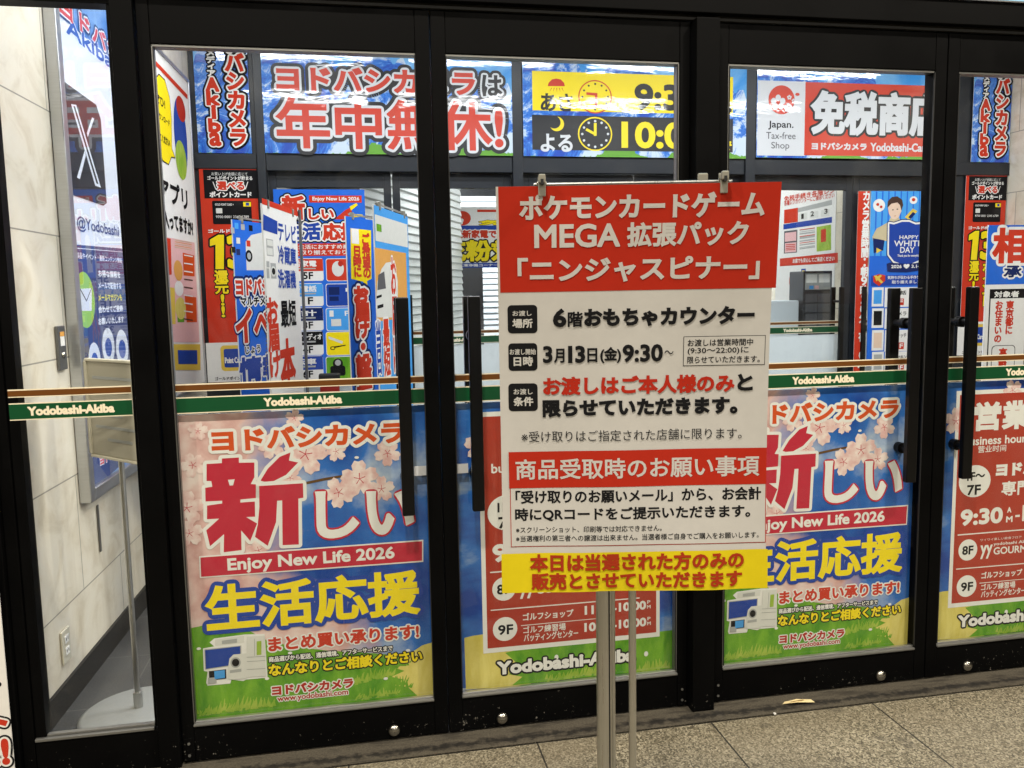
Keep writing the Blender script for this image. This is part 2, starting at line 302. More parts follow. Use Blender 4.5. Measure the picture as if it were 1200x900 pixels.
class MB:
    grid = 0
    """collects flat printed shapes (u right, v up, d towards the viewer) and solids into ONE mesh"""
    def __init__(s): s.v = []; s.f = []; s.m = []; s.mats = []; s.smooth = []
    def mi(s, name):
        if name not in s.mats: s.mats.append(name)
        return s.mats.index(name)
    def face(s, pts, mat, sm=False):
        n = len(s.v); s.v.extend(pts); s.f.append(list(range(n, n + len(pts)))); s.m.append(s.mi(mat)); s.smooth.append(sm)
    def poly(s, pts, mat, d):
        ar = sum(pts[i - 1][0] * pts[i][1] - pts[i][0] * pts[i - 1][1] for i in range(len(pts)))
        if ar < 0: pts = pts[::-1]
        d += random.random() * JIT
        s.face([(p[0], -d, p[1]) for p in pts], mat)
    def grow(s, V, F, r, mat, d, miter=False):
        if F:
            n = len(s.v); dj = d + random.random() * JIT; s.v.extend([(p[0], -dj, p[1]) for p in V]); mi = s.mi(mat)
            for f in F: s.f.append([n + i for i in f]); s.m.append(mi); s.smooth.append(False)
        if r <= 0: return
        B = borders(F); nxt = {}
        for a, b in B: nxt.setdefault(a, []).append(b)
        for a, b in B:
            p, q = V[a], V[b]; e = q - p; l = math.hypot(*e)
            if l < 1e-9: continue
            n = np.array((e[1], -e[0])) / l * r
            s.poly([tuple(p), tuple(p + n), tuple(q + n), tuple(q)], mat, d)
            for c in nxt.get(b, ())[:1]:
                e2 = V[c] - q; l2 = math.hypot(*e2)
                if l2 < 1e-9: continue
                n2 = np.array((e2[1], -e2[0])) / l2 * r
                cr = e[0] * e2[1] - e[1] * e2[0]; an = math.atan2(cr, e @ e2)
                if an > .08:
                    if miter and an < 1.9:
                        h = n + n2; h = h / math.hypot(*h) * r / math.cos(an / 2); arc = [n, h, n2]
                    else:
                        k = 1 + int(an / .5); a0 = math.atan2(n[1], n[0]); arc = [r * np.array((math.cos(a0 + an * i / k), math.sin(a0 + an * i / k))) for i in range(k + 1)]
                    s.poly([tuple(q)] + [tuple(q + h) for h in arc], mat, d)
    def styled(s, V, F, h, st, lay):
        parts = [(p.split(':')[0], float(p.split(':')[1] or 0) if ':' in p else 0.) for p in st.split('/')]
        for k, (mat, r) in enumerate(reversed(parts)):
            s.grow(V, F, r * h, mat, lay * STEP + k * SUB, miter=(k == len(parts) - 1))
    def text(s, tx, u0, v0, u1, v1, st, lay):
        h = v1 - v0
        V, F = text_mesh(tx, 5 if h > .05 else (3 if h > .02 else 2))
        lo, hi = V.min(0), V.max(0); w0 = float(st.split('/')[0].split(':')[1] or 0) * h if ':' in st else 0
        sc2 = np.array(((u1 - u0 - 2 * w0) / max(hi[0] - lo[0], 1e-6), max(h - 2 * w0, h * .3) / max(hi[1] - lo[1], 1e-6)))
        s.styled((V - lo) * sc2 + np.array((u0 + w0, v0 + w0)), F, h, st, lay)
    def vtext(s, tx, u0, v0, u1, v1, st, lay):
        n = len(tx); w_ = u1 - u0; p = (v1 - v0) / n
        for i, ch in enumerate(tx):
            V, F = text_mesh(ch, 3 if w_ > .03 else 2); V = V.copy()
            lo, hi = V.min(0), V.max(0); c = (lo + hi) / 2
            em = 1.0; V = V - c
            if ch in 'ー〜':
                V = np.stack([-V[:, 1], V[:, 0]], 1) * np.array((-1, 1)); F = [f[::-1] for f in F]
            if ch.isascii(): k = np.array((w_ * .8, p * .9)) / np.maximum(hi - lo, .45)
            else: k = np.array((w_ / .92, p * .98 / .92))
            if not (ch in 'ー〜'): V = V * k
            else: V = V * k
            s.styled(V + np.array((u0 + w_ / 2, v1 - p * (i + .5))), F, w_, st, lay)
    def rect(s, u0, v0, u1, v1, mat, lay, rad=0):
        if rad:
            r = rad * min(u1 - u0, v1 - v0); pts = []
            for cx, cy, a0 in ((u1 - r, v0 + r, -90), (u1 - r, v1 - r, 0), (u0 + r, v1 - r, 90), (u0 + r, v0 + r, 180)):
                pts += [(cx + r * math.cos(math.radians(a0 + k * 22.5)), cy + r * math.sin(math.radians(a0 + k * 22.5))) for k in range(5)]
        else: pts = [(u0, v0), (u1, v0), (u1, v1), (u0, v1)]
        if s.grid and not rad:
            nu, nv = max(1, int((u1 - u0) / s.grid)), max(1, int((v1 - v0) / s.grid))
            for i in range(nu):
                for j in range(nv):
                    q = [(u0 + (u1 - u0) * a / nu, -lay * STEP, v0 + (v1 - v0) * c / nv) for a, c in ((i, j), (i + 1, j), (i + 1, j + 1), (i, j + 1))]
                    s.face(q, mat, True)
            return
        s.poly(pts, mat, lay * STEP)
    def ell(s, u, v, a, b, mat, lay, n=28):
        s.poly([(u + a * math.cos(k * 2 * math.pi / n), v + b * math.sin(k * 2 * math.pi / n)) for k in range(n)], mat, lay * STEP)
    def flower(s, u, v, r, rot, lay):
        for k in range(5):
            a = rot + k * 2 * math.pi / 5; ca, sa = math.cos(a), math.sin(a)
            sh = [(0, 0), (.35, .3), (.7, .36), (.95, .2), (.88, 0), (.95, -.2), (.7, -.36), (.35, -.3)]
            s.poly([(u + r * (x * ca - y * sa), v + r * (x * sa + y * ca)) for x, y in sh], 'petal_print', lay * STEP + k * 3e-5)
            s.poly([(u + r * (x * ca - y * sa), v + r * (x * sa + y * ca)) for x, y in ((0, .015), (.3, .02), (.3, -.02), (0, -.015))], 'crimson', lay * STEP + 2.2e-4)
    def draw(s, items):
        for it in items:
            k = it[0]
            if k == 't': s.text(*it[1:])
            elif k == 'v': s.vtext(*it[1:])
            elif k == 'r': s.rect(*it[1:])
            elif k == 'e': s.ell(*it[1:])
            elif k == 'p': s.poly(it[1], it[2], it[3] * STEP)
            elif k == 'f': s.flower(*it[1:])
            elif k == 'g':
                V = np.array([p for pl in it[1] for p in pl]); F = []; n = 0
                for pl in it[1]:
                    ar = sum(pl[i - 1][0] * pl[i][1] - pl[i][0] * pl[i - 1][1] for i in range(len(pl)))
                    f = list(range(n, n + len(pl))); F.append(f if ar > 0 else f[::-1]); n += len(pl)
                s.styled(V, F, V[:, 1].max() - V[:, 1].min(), it[2], it[3])
        return s
    # ---- solids, in the x, y, z of the parent
    def box(s, x0, y0, z0, x1, y1, z1, mat, bev=0):
        if bev:
            b = bev
            for f in bevel_box(x0, y0, z0, x1, y1, z1, b): s.face(f, mat)
            return s
        P = [(x, y, z) for z in (z0, z1) for y in (y0, y1) for x in (x0, x1)]
        for f in ((0, 2, 3, 1), (4, 5, 7, 6), (0, 1, 5, 4), (2, 6, 7, 3), (1, 3, 7, 5), (0, 4, 6, 2)): s.face([P[i] for i in f], mat)
        return s
    def tube(s, a, b, r, mat, n=20, r2=None):
        a, b = Vector(a), Vector(b); d = (b - a).normalized(); u = d.orthogonal().normalized(); w_ = d.cross(u); r2 = r if r2 is None else r2
        A = [a + r * (u * math.cos(k * 2 * math.pi / n) + w_ * math.sin(k * 2 * math.pi / n)) for k in range(n)]
        B = [b + r2 * (u * math.cos(k * 2 * math.pi / n) + w_ * math.sin(k * 2 * math.pi / n)) for k in range(n)]
        i0 = len(s.v); s.v.extend([tuple(p) for p in A + B]); mi = s.mi(mat)
        for k in range(n):
            s.f.append([i0 + k, i0 + (k + 1) % n, i0 + n + (k + 1) % n, i0 + n + k]); s.m.append(mi); s.smooth.append(True)
        s.face([tuple(p) for p in A[::-1]], mat); s.face([tuple(p) for p in B], mat)
        return s
    def lathe(s, c, prof, mat, n=36, axis='z'):
        i0 = len(s.v); mi = s.mi(mat)
        for r, h in prof:
            for k in range(n):
                a = k * 2 * math.pi / n; x, y = r * math.cos(a), r * math.sin(a)
                s.v.append((c[0] + x, c[1] + y, c[2] + h) if axis == 'z' else (c[0] + x, c[1] - h, c[2] + y))
        for j in range(len(prof) - 1):
            for k in range(n):
                s.f.append([i0 + j * n + k, i0 + j * n + (k + 1) % n, i0 + (j + 1) * n + (k + 1) % n, i0 + (j + 1) * n + k]); s.m.append(mi); s.smooth.append(True)
        return s
    def build(s, name, parent=None):
        me = bpy.data.meshes.new(name); me.from_pydata([tuple(map(float, p)) for p in s.v], [], s.f)
        for n in s.mats: me.materials.append(MATS[n])
        me.polygons.foreach_set('material_index', s.m); me.polygons.foreach_set('use_smooth', s.smooth); me.update()
        o = bpy.data.objects.new(name, me); COL.objects.link(o)
        if parent: o.parent = parent
        return o
def bevel_box(x0, y0, z0, x1, y1, z1, b):
    import bmesh
    bm = bmesh.new(); bmesh.ops.create_cube(bm, size=1)
    for v in bm.verts: v.co = ((x0 + x1) / 2 + v.co.x * (x1 - x0), (y0 + y1) / 2 + v.co.y * (y1 - y0), (z0 + z1) / 2 + v.co.z * (z1 - z0))
    bmesh.ops.bevel(bm, geom=bm.edges[:], offset=b, segments=2, affect='EDGES', profile=.5)
    out = [[tuple(v.co) for v in f.verts] for f in bm.faces]; bm.free()
    return out
def tag(o, label, cat, group=None):
    o['label'] = label; o['category'] = cat
    if group: o['group'] = group
    return o
def structure(o): o['kind'] = 'structure'; return o
def thing(name, label, cat, loc=(0, 0, 0), ex=(1, 0, 0), group=None):
    o = bpy.data.objects.new(name, None); o.empty_display_size = .1; COL.objects.link(o)
    e = Vector(ex).normalized(); z = Vector((0, 0, 1)) if abs(e.z) < .9 else Vector((0, 1, 0)); y = z.cross(e).normalized(); z = e.cross(y)
    o.matrix_world = Matrix.Translation(loc) @ Matrix((e, y, z)).transposed().to_4x4()
    return tag(o, label, cat, group)
def copy_tree(o, parent=None):
    c = o.copy(); COL.objects.link(c); c.parent = parent
    for ch in o.children: copy_tree(ch, c)
    return c
def shift(items, du, dv):
    out = []
    for it in items:
        k = it[0]; it = list(it)
        if k in 'tv': it[2] -= du; it[3] -= dv; it[4] -= du; it[5] -= dv
        elif k == 'r': it[1] -= du; it[2] -= dv; it[3] -= du; it[4] -= dv
        elif k in 'ef': it[1] -= du; it[2] -= dv
        elif k == 'p': it[1] = [(a - du, b - dv) for a, b in it[1]]
        elif k == 'g': it[1] = [[(a - du, b - dv) for a, b in pl] for pl in it[1]]
        out.append(it)
    return out
def art_parts(root, key, du=0, dv=0, swap=None):
    for p, items in ART[key].items():
        if p == 'artwork': continue
        items = shift(items, du, dv)
        if swap: items = [[('/'.join(swap.get(q.split(':')[0], q.split(':')[0]) + (':' + q.split(':')[1] if ':' in q else '') for q in x.split('/')) if isinstance(x, str) and k > 1 else x) for k, x in enumerate(it)] for it in items]
        MB().draw(items).build(p.split('#')[0], root)
def sheet(name, label, cat, key, O, ex, u0, v0, u1, v1, mat, back='paper', thick=.004, group=None, swap=None, art=True):
    """a printed sheet: backing plate + the art on its face; O is the world place of u=v=0"""
    e = Vector(ex).normalized(); org = Vector(O) + e * u0 + Vector((0, 0, v0))
    r = thing(name, label, cat, org, ex, group)
    b = MB(); W, H = u1 - u0, v1 - v0
    b.face([(0, 0, 0), (W, 0, 0), (W, 0, H), (0, 0, H)], mat)
    b.face([(0, thick, 0), (0, thick, H), (W, thick, H), (W, thick, 0)], back)
    for p, q in (((0, 0), (W, 0)), ((W, 0), (W, H)), ((W, H), (0, H)), ((0, H), (0, 0))): b.face([(p[0], 0, p[1]), (p[0], thick, p[1]), (q[0], thick, q[1]), (q[0], 0, q[1])], back)
    if 'artwork' in ART[key]: b.draw(shift(ART[key]['artwork'], u0, v0))
    b.build('backing', r)
    if art: art_parts(r, key, u0, v0, swap)
    return r

ART = {
 'notice': {
  'headline_panel': [
   ('r',0.0051,0.6733,0.6016,0.8954,'notice_red',1,0.0),
  ],
  'headline': [
   ('t','ポケモンカードゲーム',0.0492,0.8253,0.5679,0.8782,'notice_paper:.042',3),
   ('t','MEGA',0.0798,0.7665,0.2635,0.8164,'notice_paper:.036',3),
   ('t','拡張パック',0.278,0.7658,0.5361,0.8175,'notice_paper:.036',3),
   ('t','「ニンジャスピナー」',0.0432,0.6926,0.564,0.7467,'notice_paper:.036',3),
  ],
  'badge': [
   ('r',0.0198,0.584,0.0845,0.6457,'ink',1,0.14),
   ('t','お渡し',0.0305,0.6219,0.0723,0.6338,'notice_paper:.02',3),
   ('t','場所',0.03,0.5957,0.0741,0.6159,'notice_paper:.036',3),
  ],
  'badge#2': [
   ('r',0.02,0.501,0.0836,0.5622,'ink',1,0.14),
   ('t','お渡し開始',0.0229,0.5368,0.0805,0.5498,'notice_paper:.02',3),
   ('t','日時',0.0312,0.5115,0.0739,0.5329,'notice_paper:.036',3),
  ],
  'badge#3': [
   ('r',0.0185,0.4107,0.0832,0.4729,'ink',1,0.14),
   ('t','お渡し',0.0299,0.448,0.0723,0.4612,'notice_paper:.02',3),
   ('t','条件',0.0295,0.4221,0.0733,0.4429,'notice_paper:.036',3),
  ],
  'lettering': [
   ('t','6',0.1184,0.5962,0.1478,0.6365,'ink:.055',3),
   ('t','階',0.1505,0.5962,0.1834,0.6293,'ink:.03',3),
   ('t','おもちゃカウンター',0.1863,0.5951,0.5578,0.6355,'ink:.055',3),
   ('t','3',0.0958,0.5175,0.1168,0.5556,'ink:.045',3),
   ('t','月',0.1201,0.5174,0.1432,0.549,'ink:.03',3),
   ('t','1',0.151,0.5166,0.1603,0.5547,'ink:.05',3),
   ('t','3',0.1664,0.5166,0.1885,0.5547,'ink:.05',3),
   ('t','日',0.1932,0.5171,0.2153,0.5487,'ink:.03',3),
   ('t','(金)',0.2216,0.5149,0.2677,0.5502,'ink:.03',3),
   ('t','9:30',0.2708,0.5161,0.3595,0.5551,'ink:.045',3),
   ('t','〜',0.3627,0.5315,0.3828,0.5408,'ink:0',3),
   ('r',0.4044,0.5048,0.5839,0.5704,'ink',1,0.0),
   ('r',0.4057,0.5062,0.5826,0.5691,'notice_paper',2,0.0),
   ('t','お渡しは営業時間中',0.4136,0.5482,0.5568,0.5639,'ink:.015',3),
   ('t','(9:30〜22:00)に',0.4138,0.5291,0.5474,0.5458,'ink:.015',3),
   ('t','限らせていただきます。',0.4133,0.5103,0.5725,0.5256,'ink:.015',3),
   ('t','お渡しはご本人様のみ',0.0952,0.4447,0.5188,0.4861,'notice_red:.045',3),
   ('t','と',0.5251,0.4477,0.5589,0.4853,'ink:.055',3),
   ('t','限らせていただきます。',0.0935,0.3959,0.5265,0.4348,'ink:.055',3),
   ('t','※受け取りはご指定された店舗に限ります。',0.0458,0.34,0.5365,0.3649,'ink:0',3),
   ('r',0.0179,0.1025,0.5926,0.2436,'notice_red',1,0.0),
   ('r',0.0196,0.1043,0.5908,0.2436,'notice_paper',2,0.0),
   ('r',0.0164,0.2363,0.5926,0.3188,'notice_red',3,0.0),
   ('t','商品受取時のお願い事項',0.0313,0.2553,0.5765,0.3018,'notice_paper:.02',4),
   ('t','「受け取りのお願いメール」から、お会計',0.0301,0.2006,0.5814,0.2309,'ink:.03',3),
   ('t','時にQRコードをご提示いただきます。',0.0284,0.16,0.5572,0.1905,'ink:.03',3),
   ('t','※スクリーンショット、印刷等では対応できません。',0.0298,0.1341,0.3577,0.1483,'ink:.01',3),
   ('t','※当選権利の第三者への譲渡は出来ません。当選者様ご自身でご購入をお願いします。',0.0295,0.1142,0.5765,0.1285,'ink:.01',3),
  ],
  'strip_text': [
   ('t','本日は当選された方のみの',0.0599,0.0465,0.5423,0.0865,'strip_red:.042',3),
   ('t','販売とさせていただきます',0.0625,0.0053,0.5378,0.0436,'strip_red:.042',3),
  ],
 },
 'spring': {
  'artwork': [
   ('p',[(-0.0222,0.2971),(0.0411,0.3054),(0.103,0.2764),(0.1779,0.278),(0.2352,0.2375),(0.3101,0.2095),(0.4194,0.1838),(0.559,0.1608),(0.6726,0.1402),(0.7853,0.1227),(0.7811,-0.0243),(-0.0037,-0.0185),(-0.0117,0.117)],'print_green',1),
   ('p',[(0.7016,0.1434),(0.6721,0.1251),(0.6948,0.1137),(0.6539,0.0967),(0.6823,0.0846),(0.6385,0.0679),(0.6756,0.0548),(0.649,0.0364),(0.692,0.0255),(0.7258,-0.0119),(0.7814,-0.015),(0.7868,0.1774),(0.7458,0.1693)],'print_straw',2),
   ('p',[(0.0061,0.0087),(0.0128,0.0079),(0.0086,0.0233),(0.0071,0.0235)],'print_lime',2.0),
   ('p',[(0.0097,-0.0006),(0.0174,-0.0015),(0.0244,0.0188),(0.0228,0.0189)],'print_lime',2.1),
   ('p',[(0.0147,0.007),(0.0223,0.0061),(0.0167,0.0204),(0.0152,0.0206)],'print_lime',2.2),
   ('p',[(0.0199,0.0007),(0.0275,-0.0001),(0.0353,0.0227),(0.0338,0.0229)],'print_lime',2.3),
   ('p',[(0.0194,0.0034),(0.0313,0.002),(0.038,0.0243),(0.0364,0.0245)],'print_lime',2.4),
   ('p',[(0.0247,0.0035),(0.0322,0.0026),(0.0346,0.0252),(0.033,0.0254)],'print_lime',2.0),
   ('p',[(0.0295,0.0098),(0.0393,0.0087),(0.0475,0.0361),(0.0459,0.0363)],'print_lime',2.1),
   ('p',[(0.0313,0.0005),(0.043,-0.0009),(0.0503,0.0215),(0.0487,0.0216)],'print_lime',2.2),
   ('p',[(0.0386,0.0061),(0.046,0.0053),(0.0472,0.0298),(0.0456,0.03)],'print_lime',2.3),
   ('p',[(0.0401,0.0018),(0.0504,0.0006),(0.0424,0.0168),(0.0409,0.017)],'print_lime',2.4),
   ('p',[(0.043,0.0053),(0.0557,0.0038),(0.0525,0.0279),(0.0509,0.028)],'print_lime',2.0),
   ('p',[(0.049,0.0065),(0.0572,0.0056),(0.0614,0.0244),(0.0598,0.0246)],'print_lime',2.1),
   ('p',[(0.0515,0.003),(0.0636,0.0016),(0.0646,0.0237),(0.063,0.0239)],'print_lime',2.2),
   ('p',[(0.0558,0.011),(0.0661,0.0098),(0.0718,0.03),(0.0702,0.0302)],'print_lime',2.3),
   ('p',[(0.062,0.0078),(0.0687,0.007),(0.0705,0.0271),(0.0689,0.0273)],'print_lime',2.4),
   ('p',[(0.0646,0.0017),(0.0771,0.0002),(0.0821,0.037),(0.0805,0.0372)],'print_lime',2.0),
   ('p',[(0.068,0.0086),(0.0771,0.0076),(0.0845,0.0446),(0.0829,0.0448)],'print_lime',2.1),
   ('p',[(0.0763,0.0049),(0.0839,0.004),(0.083,0.0401),(0.0814,0.0403)],'print_lime',2.2),
   ('p',[(0.0782,0.0107),(0.0867,0.0097),(0.0973,0.0351),(0.0957,0.0353)],'print_lime',2.3),
   ('p',[(0.0804,0.0119),(0.0891,0.0109),(0.096,0.0322),(0.0944,0.0324)],'print_lime',2.4),
   ('p',[(0.086,0.0114),(0.0937,0.0105),(0.0955,0.0513),(0.0939,0.0515)],'print_lime',2.0),
   ('p',[(0.0893,0.0119),(0.0967,0.0111),(0.1023,0.0332),(0.1007,0.0334)],'print_lime',2.1),
   ('p',[(0.0931,0.0069),(0.1003,0.0061),(0.1121,0.0296),(0.1105,0.0298)],'print_lime',2.2),
   ('p',[(0.0978,0.0039),(0.1073,0.0028),(0.118,0.0307),(0.1164,0.0309)],'print_lime',2.3),
   ('p',[(0.1016,0.0082),(0.1096,0.0073),(0.11,0.0276),(0.1084,0.0278)],'print_lime',2.4),
   ('p',[(0.108,0.0035),(0.1161,0.0025),(0.1098,0.035),(0.1082,0.0352)],'print_lime',2.0),
   ('p',[(0.1102,0.0108),(0.1175,0.0099),(0.1269,0.0342),(0.1253,0.0344)],'print_lime',2.1),
   ('p',[(0.1122,0.0025),(0.1212,0.0015),(0.1325,0.0338),(0.1308,0.0339)],'print_lime',2.2),
   ('p',[(0.1195,0.006),(0.1291,0.0049),(0.1358,0.0434),(0.1342,0.0436)],'print_lime',2.3),
   ('p',[(0.1192,0.0114),(0.1316,0.01),(0.1399,0.0503),(0.1383,0.0505)],'print_lime',2.4),
   ('p',[(0.1243,0.0063),(0.136,0.0049),(0.1397,0.044),(0.1381,0.0442)],'print_lime',2.0),
   ('p',[(0.1288,0.0065),(0.1412,0.0051),(0.1374,0.0422),(0.1358,0.0423)],'print_lime',2.1),
   ('p',[(0.1358,0.0134),(0.1465,0.0122),(0.1569,0.0544),(0.1553,0.0546)],'print_lime',2.2),
   ('p',[(0.1356,0.0037),(0.1464,0.0025),(0.1558,0.0244),(0.1542,0.0246)],'print_lime',2.3),
   ('p',[(0.1399,0.0125),(0.1512,0.0112),(0.1535,0.046),(0.1519,0.0462)],'print_lime',2.4),
   ('p',[(0.1499,0.0119),(0.1564,0.0111),(0.1669,0.0295),(0.1653,0.0297)],'print_lime',2.0),
   ('p',[(0.151,0.0135),(0.1631,0.0121),(0.1692,0.0499),(0.1676,0.0501)],'print_lime',2.1),
   ('p',[(0.155,0.0044),(0.1636,0.0034),(0.1686,0.0268),(0.167,0.027)],'print_lime',2.2),
   ('p',[(0.1615,0.0057),(0.1682,0.0049),(0.1717,0.0344),(0.1701,0.0346)],'print_lime',2.3),
   ('p',[(0.1603,0.008),(0.1707,0.0068),(0.1788,0.0362),(0.1772,0.0363)],'print_lime',2.4),
   ('p',[(0.1669,0.0107),(0.1735,0.0099),(0.1773,0.0456),(0.1757,0.0458)],'print_lime',2.0),
   ('p',[(0.1724,0.0056),(0.1813,0.0045),(0.1835,0.0243),(0.1819,0.0245)],'print_lime',2.1),
   ('p',[(0.1746,0.012),(0.1874,0.0105),(0.1868,0.0336),(0.1852,0.0338)],'print_lime',2.2),
   ('p',[(0.1775,0.0142),(0.1873,0.0131),(0.1961,0.0433),(0.1945,0.0435)],'print_lime',2.3),
   ('p',[(0.1813,0.0057),(0.1935,0.0043),(0.1858,0.0389),(0.1842,0.0391)],'print_lime',2.4),
   ('p',[(0.185,0.0123),(0.1967,0.011),(0.196,0.0455),(0.1943,0.0457)],'print_lime',2.0),
   ('p',[(0.1896,0.0056),(0.1993,0.0045),(0.1937,0.0254),(0.1921,0.0256)],'print_lime',2.1),
   ('p',[(0.1962,0.0095),(0.2027,0.0087),(0.21,0.042),(0.2084,0.0422)],'print_lime',2.2),
   ('p',[(0.1986,0.0098),(0.2083,0.0086),(0.2137,0.0332),(0.212,0.0334)],'print_lime',2.3),
   ('p',[(0.201,0.0135),(0.2125,0.0122),(0.2105,0.0439),(0.2088,0.0441)],'print_lime',2.4),
   ('p',[(0.2101,0.0091),(0.2186,0.0081),(0.2226,0.0343),(0.221,0.0345)],'print_lime',2.0),
   ('p',[(0.2122,0.0113),(0.2243,0.0099),(0.2209,0.0402),(0.2193,0.0404)],'print_lime',2.1),
   ('p',[(0.216,0.0096),(0.2275,0.0083),(0.2208,0.0302),(0.2192,0.0304)],'print_lime',2.2),
   ('p',[(0.2204,0.0089),(0.2278,0.008),(0.2218,0.0244),(0.2202,0.0246)],'print_lime',2.3),
   ('p',[(0.2252,0.015),(0.2355,0.0138),(0.2341,0.0407),(0.2324,0.0409)],'print_lime',2.4),
   ('p',[(0.226,0.0099),(0.2386,0.0085),(0.236,0.0227),(0.2344,0.0229)],'print_lime',2.0),
   ('p',[(0.2323,0.0093),(0.239,0.0085),(0.2376,0.0256),(0.2359,0.0257)],'print_lime',2.1),
   ('p',[(0.2331,0.0062),(0.2449,0.0048),(0.2507,0.0276),(0.2491,0.0278)],'print_lime',2.2),
   ('p',[(0.2422,0.0157),(0.2525,0.0146),(0.253,0.0327),(0.2514,0.0329)],'print_lime',2.3),
   ('p',[(0.2457,0.0087),(0.2565,0.0075),(0.2497,0.0303),(0.2481,0.0305)],'print_lime',2.4),
   ('p',[(0.4912,0.0514),(0.5,0.0504),(0.5078,0.066),(0.5061,0.0662)],'print_lime',2.0),
   ('p',[(0.4956,0.0564),(0.5071,0.0552),(0.515,0.0723),(0.5133,0.0725)],'print_lime',2.1),
   ('p',[(0.4964,0.0589),(0.5099,0.0574),(0.5113,0.0722),(0.5096,0.0724)],'print_lime',2.2),
   ('p',[(0.506,0.0576),(0.5146,0.0567),(0.5223,0.0737),(0.5206,0.0738)],'print_lime',2.3),
   ('p',[(0.5071,0.0628),(0.5185,0.0615),(0.5192,0.0766),(0.5175,0.0767)],'print_lime',2.4),
   ('p',[(0.5142,0.0592),(0.522,0.0583),(0.5267,0.0864),(0.525,0.0865)],'print_lime',2.0),
   ('p',[(0.5144,0.0523),(0.5253,0.0511),(0.5344,0.08),(0.5327,0.0802)],'print_lime',2.1),
   ('p',[(0.5194,0.0639),(0.5324,0.0624),(0.5262,0.082),(0.5245,0.0822)],'print_lime',2.2),
   ('p',[(0.5283,0.0564),(0.5371,0.0555),(0.5333,0.074),(0.5316,0.0741)],'print_lime',2.3),
   ('p',[(0.5325,0.0646),(0.543,0.0635),(0.5476,0.0942),(0.5459,0.0943)],'print_lime',2.4),
   ('p',[(0.5386,0.0639),(0.5461,0.0631),(0.5416,0.0904),(0.5399,0.0906)],'print_lime',2.0),
   ('p',[(0.5359,0.0636),(0.5494,0.0622),(0.5397,0.082),(0.538,0.0822)],'print_lime',2.1),
   ('p',[(0.5425,0.0574),(0.5537,0.0562),(0.5589,0.087),(0.5572,0.0872)],'print_lime',2.2),
   ('p',[(0.5499,0.0587),(0.5614,0.0575),(0.5631,0.0899),(0.5614,0.0901)],'print_lime',2.3),
   ('p',[(0.553,0.0632),(0.5656,0.0619),(0.5586,0.0908),(0.5569,0.091)],'print_lime',2.4),
   ('p',[(0.5587,0.0693),(0.5673,0.0684),(0.5763,0.0887),(0.5746,0.0889)],'print_lime',2.0),
   ('p',[(0.5621,0.0626),(0.5716,0.0616),(0.5699,0.0981),(0.5682,0.0982)],'print_lime',2.1),
   ('p',[(0.5651,0.0714),(0.5785,0.0699),(0.5687,0.1076),(0.567,0.1078)],'print_lime',2.2),
   ('p',[(0.5709,0.07),(0.5793,0.0691),(0.5879,0.1042),(0.5862,0.1044)],'print_lime',2.3),
   ('p',[(0.5751,0.0673),(0.5876,0.066),(0.5814,0.0995),(0.5797,0.0996)],'print_lime',2.4),
   ('p',[(0.5831,0.0654),(0.5925,0.0644),(0.6029,0.0997),(0.6012,0.0998)],'print_lime',2.0),
   ('p',[(0.5861,0.0645),(0.5972,0.0633),(0.59,0.093),(0.5883,0.0932)],'print_lime',2.1),
   ('p',[(0.5913,0.0716),(0.6022,0.0704),(0.6108,0.0989),(0.6091,0.0991)],'print_lime',2.2),
   ('p',[(0.5915,0.0677),(0.6029,0.0665),(0.6102,0.0873),(0.6085,0.0874)],'print_lime',2.3),
   ('p',[(0.5966,0.0655),(0.6091,0.0641),(0.6058,0.0923),(0.604,0.0925)],'print_lime',2.4),
   ('p',[(0.6043,0.0665),(0.6159,0.0653),(0.6195,0.0959),(0.6178,0.0961)],'print_lime',2.0),
   ('p',[(0.6098,0.0712),(0.6172,0.0704),(0.6168,0.1024),(0.6151,0.1025)],'print_lime',2.1),
   ('p',[(0.6143,0.0723),(0.6229,0.0714),(0.6265,0.094),(0.6248,0.0941)],'print_lime',2.2),
   ('p',[(0.6152,0.078),(0.6268,0.0768),(0.6352,0.1021),(0.6335,0.1023)],'print_lime',2.3),
   ('p',[(0.6214,0.0674),(0.6283,0.0666),(0.631,0.092),(0.6293,0.0922)],'print_lime',2.4),
   ('p',[(0.627,0.0731),(0.6389,0.0718),(0.6291,0.093),(0.6274,0.0932)],'print_lime',2.0),
   ('p',[(0.6273,0.0751),(0.6403,0.0737),(0.6366,0.0873),(0.6349,0.0875)],'print_lime',2.1),
   ('p',[(0.6361,0.072),(0.6471,0.0708),(0.6449,0.0846),(0.6432,0.0848)],'print_lime',2.2),
   ('p',[(0.6366,0.0772),(0.6495,0.0758),(0.654,0.0966),(0.6523,0.0967)],'print_lime',2.3),
   ('p',[(0.5098,-0.002),(0.5196,-0.0031),(0.5244,0.0116),(0.5227,0.0118)],'print_lime',2.0),
   ('p',[(0.5153,0.0063),(0.524,0.0053),(0.534,0.0219),(0.5323,0.0221)],'print_lime',2.1),
   ('p',[(0.5233,0.0021),(0.5323,0.0011),(0.5404,0.0175),(0.5387,0.0177)],'print_lime',2.2),
   ('p',[(0.5282,0.0041),(0.5368,0.0031),(0.5289,0.021),(0.5272,0.0212)],'print_lime',2.3),
   ('p',[(0.532,-0.0037),(0.5394,-0.0046),(0.5464,0.0074),(0.5447,0.0076)],'print_lime',2.4),
   ('p',[(0.5385,0.0061),(0.5516,0.0046),(0.5449,0.0189),(0.5432,0.0191)],'print_lime',2.0),
   ('p',[(0.5438,-0.0027),(0.5529,-0.0037),(0.5465,0.0173),(0.5448,0.0175)],'print_lime',2.1),
   ('p',[(0.5462,-0.0035),(0.5588,-0.0049),(0.5531,0.0115),(0.5514,0.0117)],'print_lime',2.2),
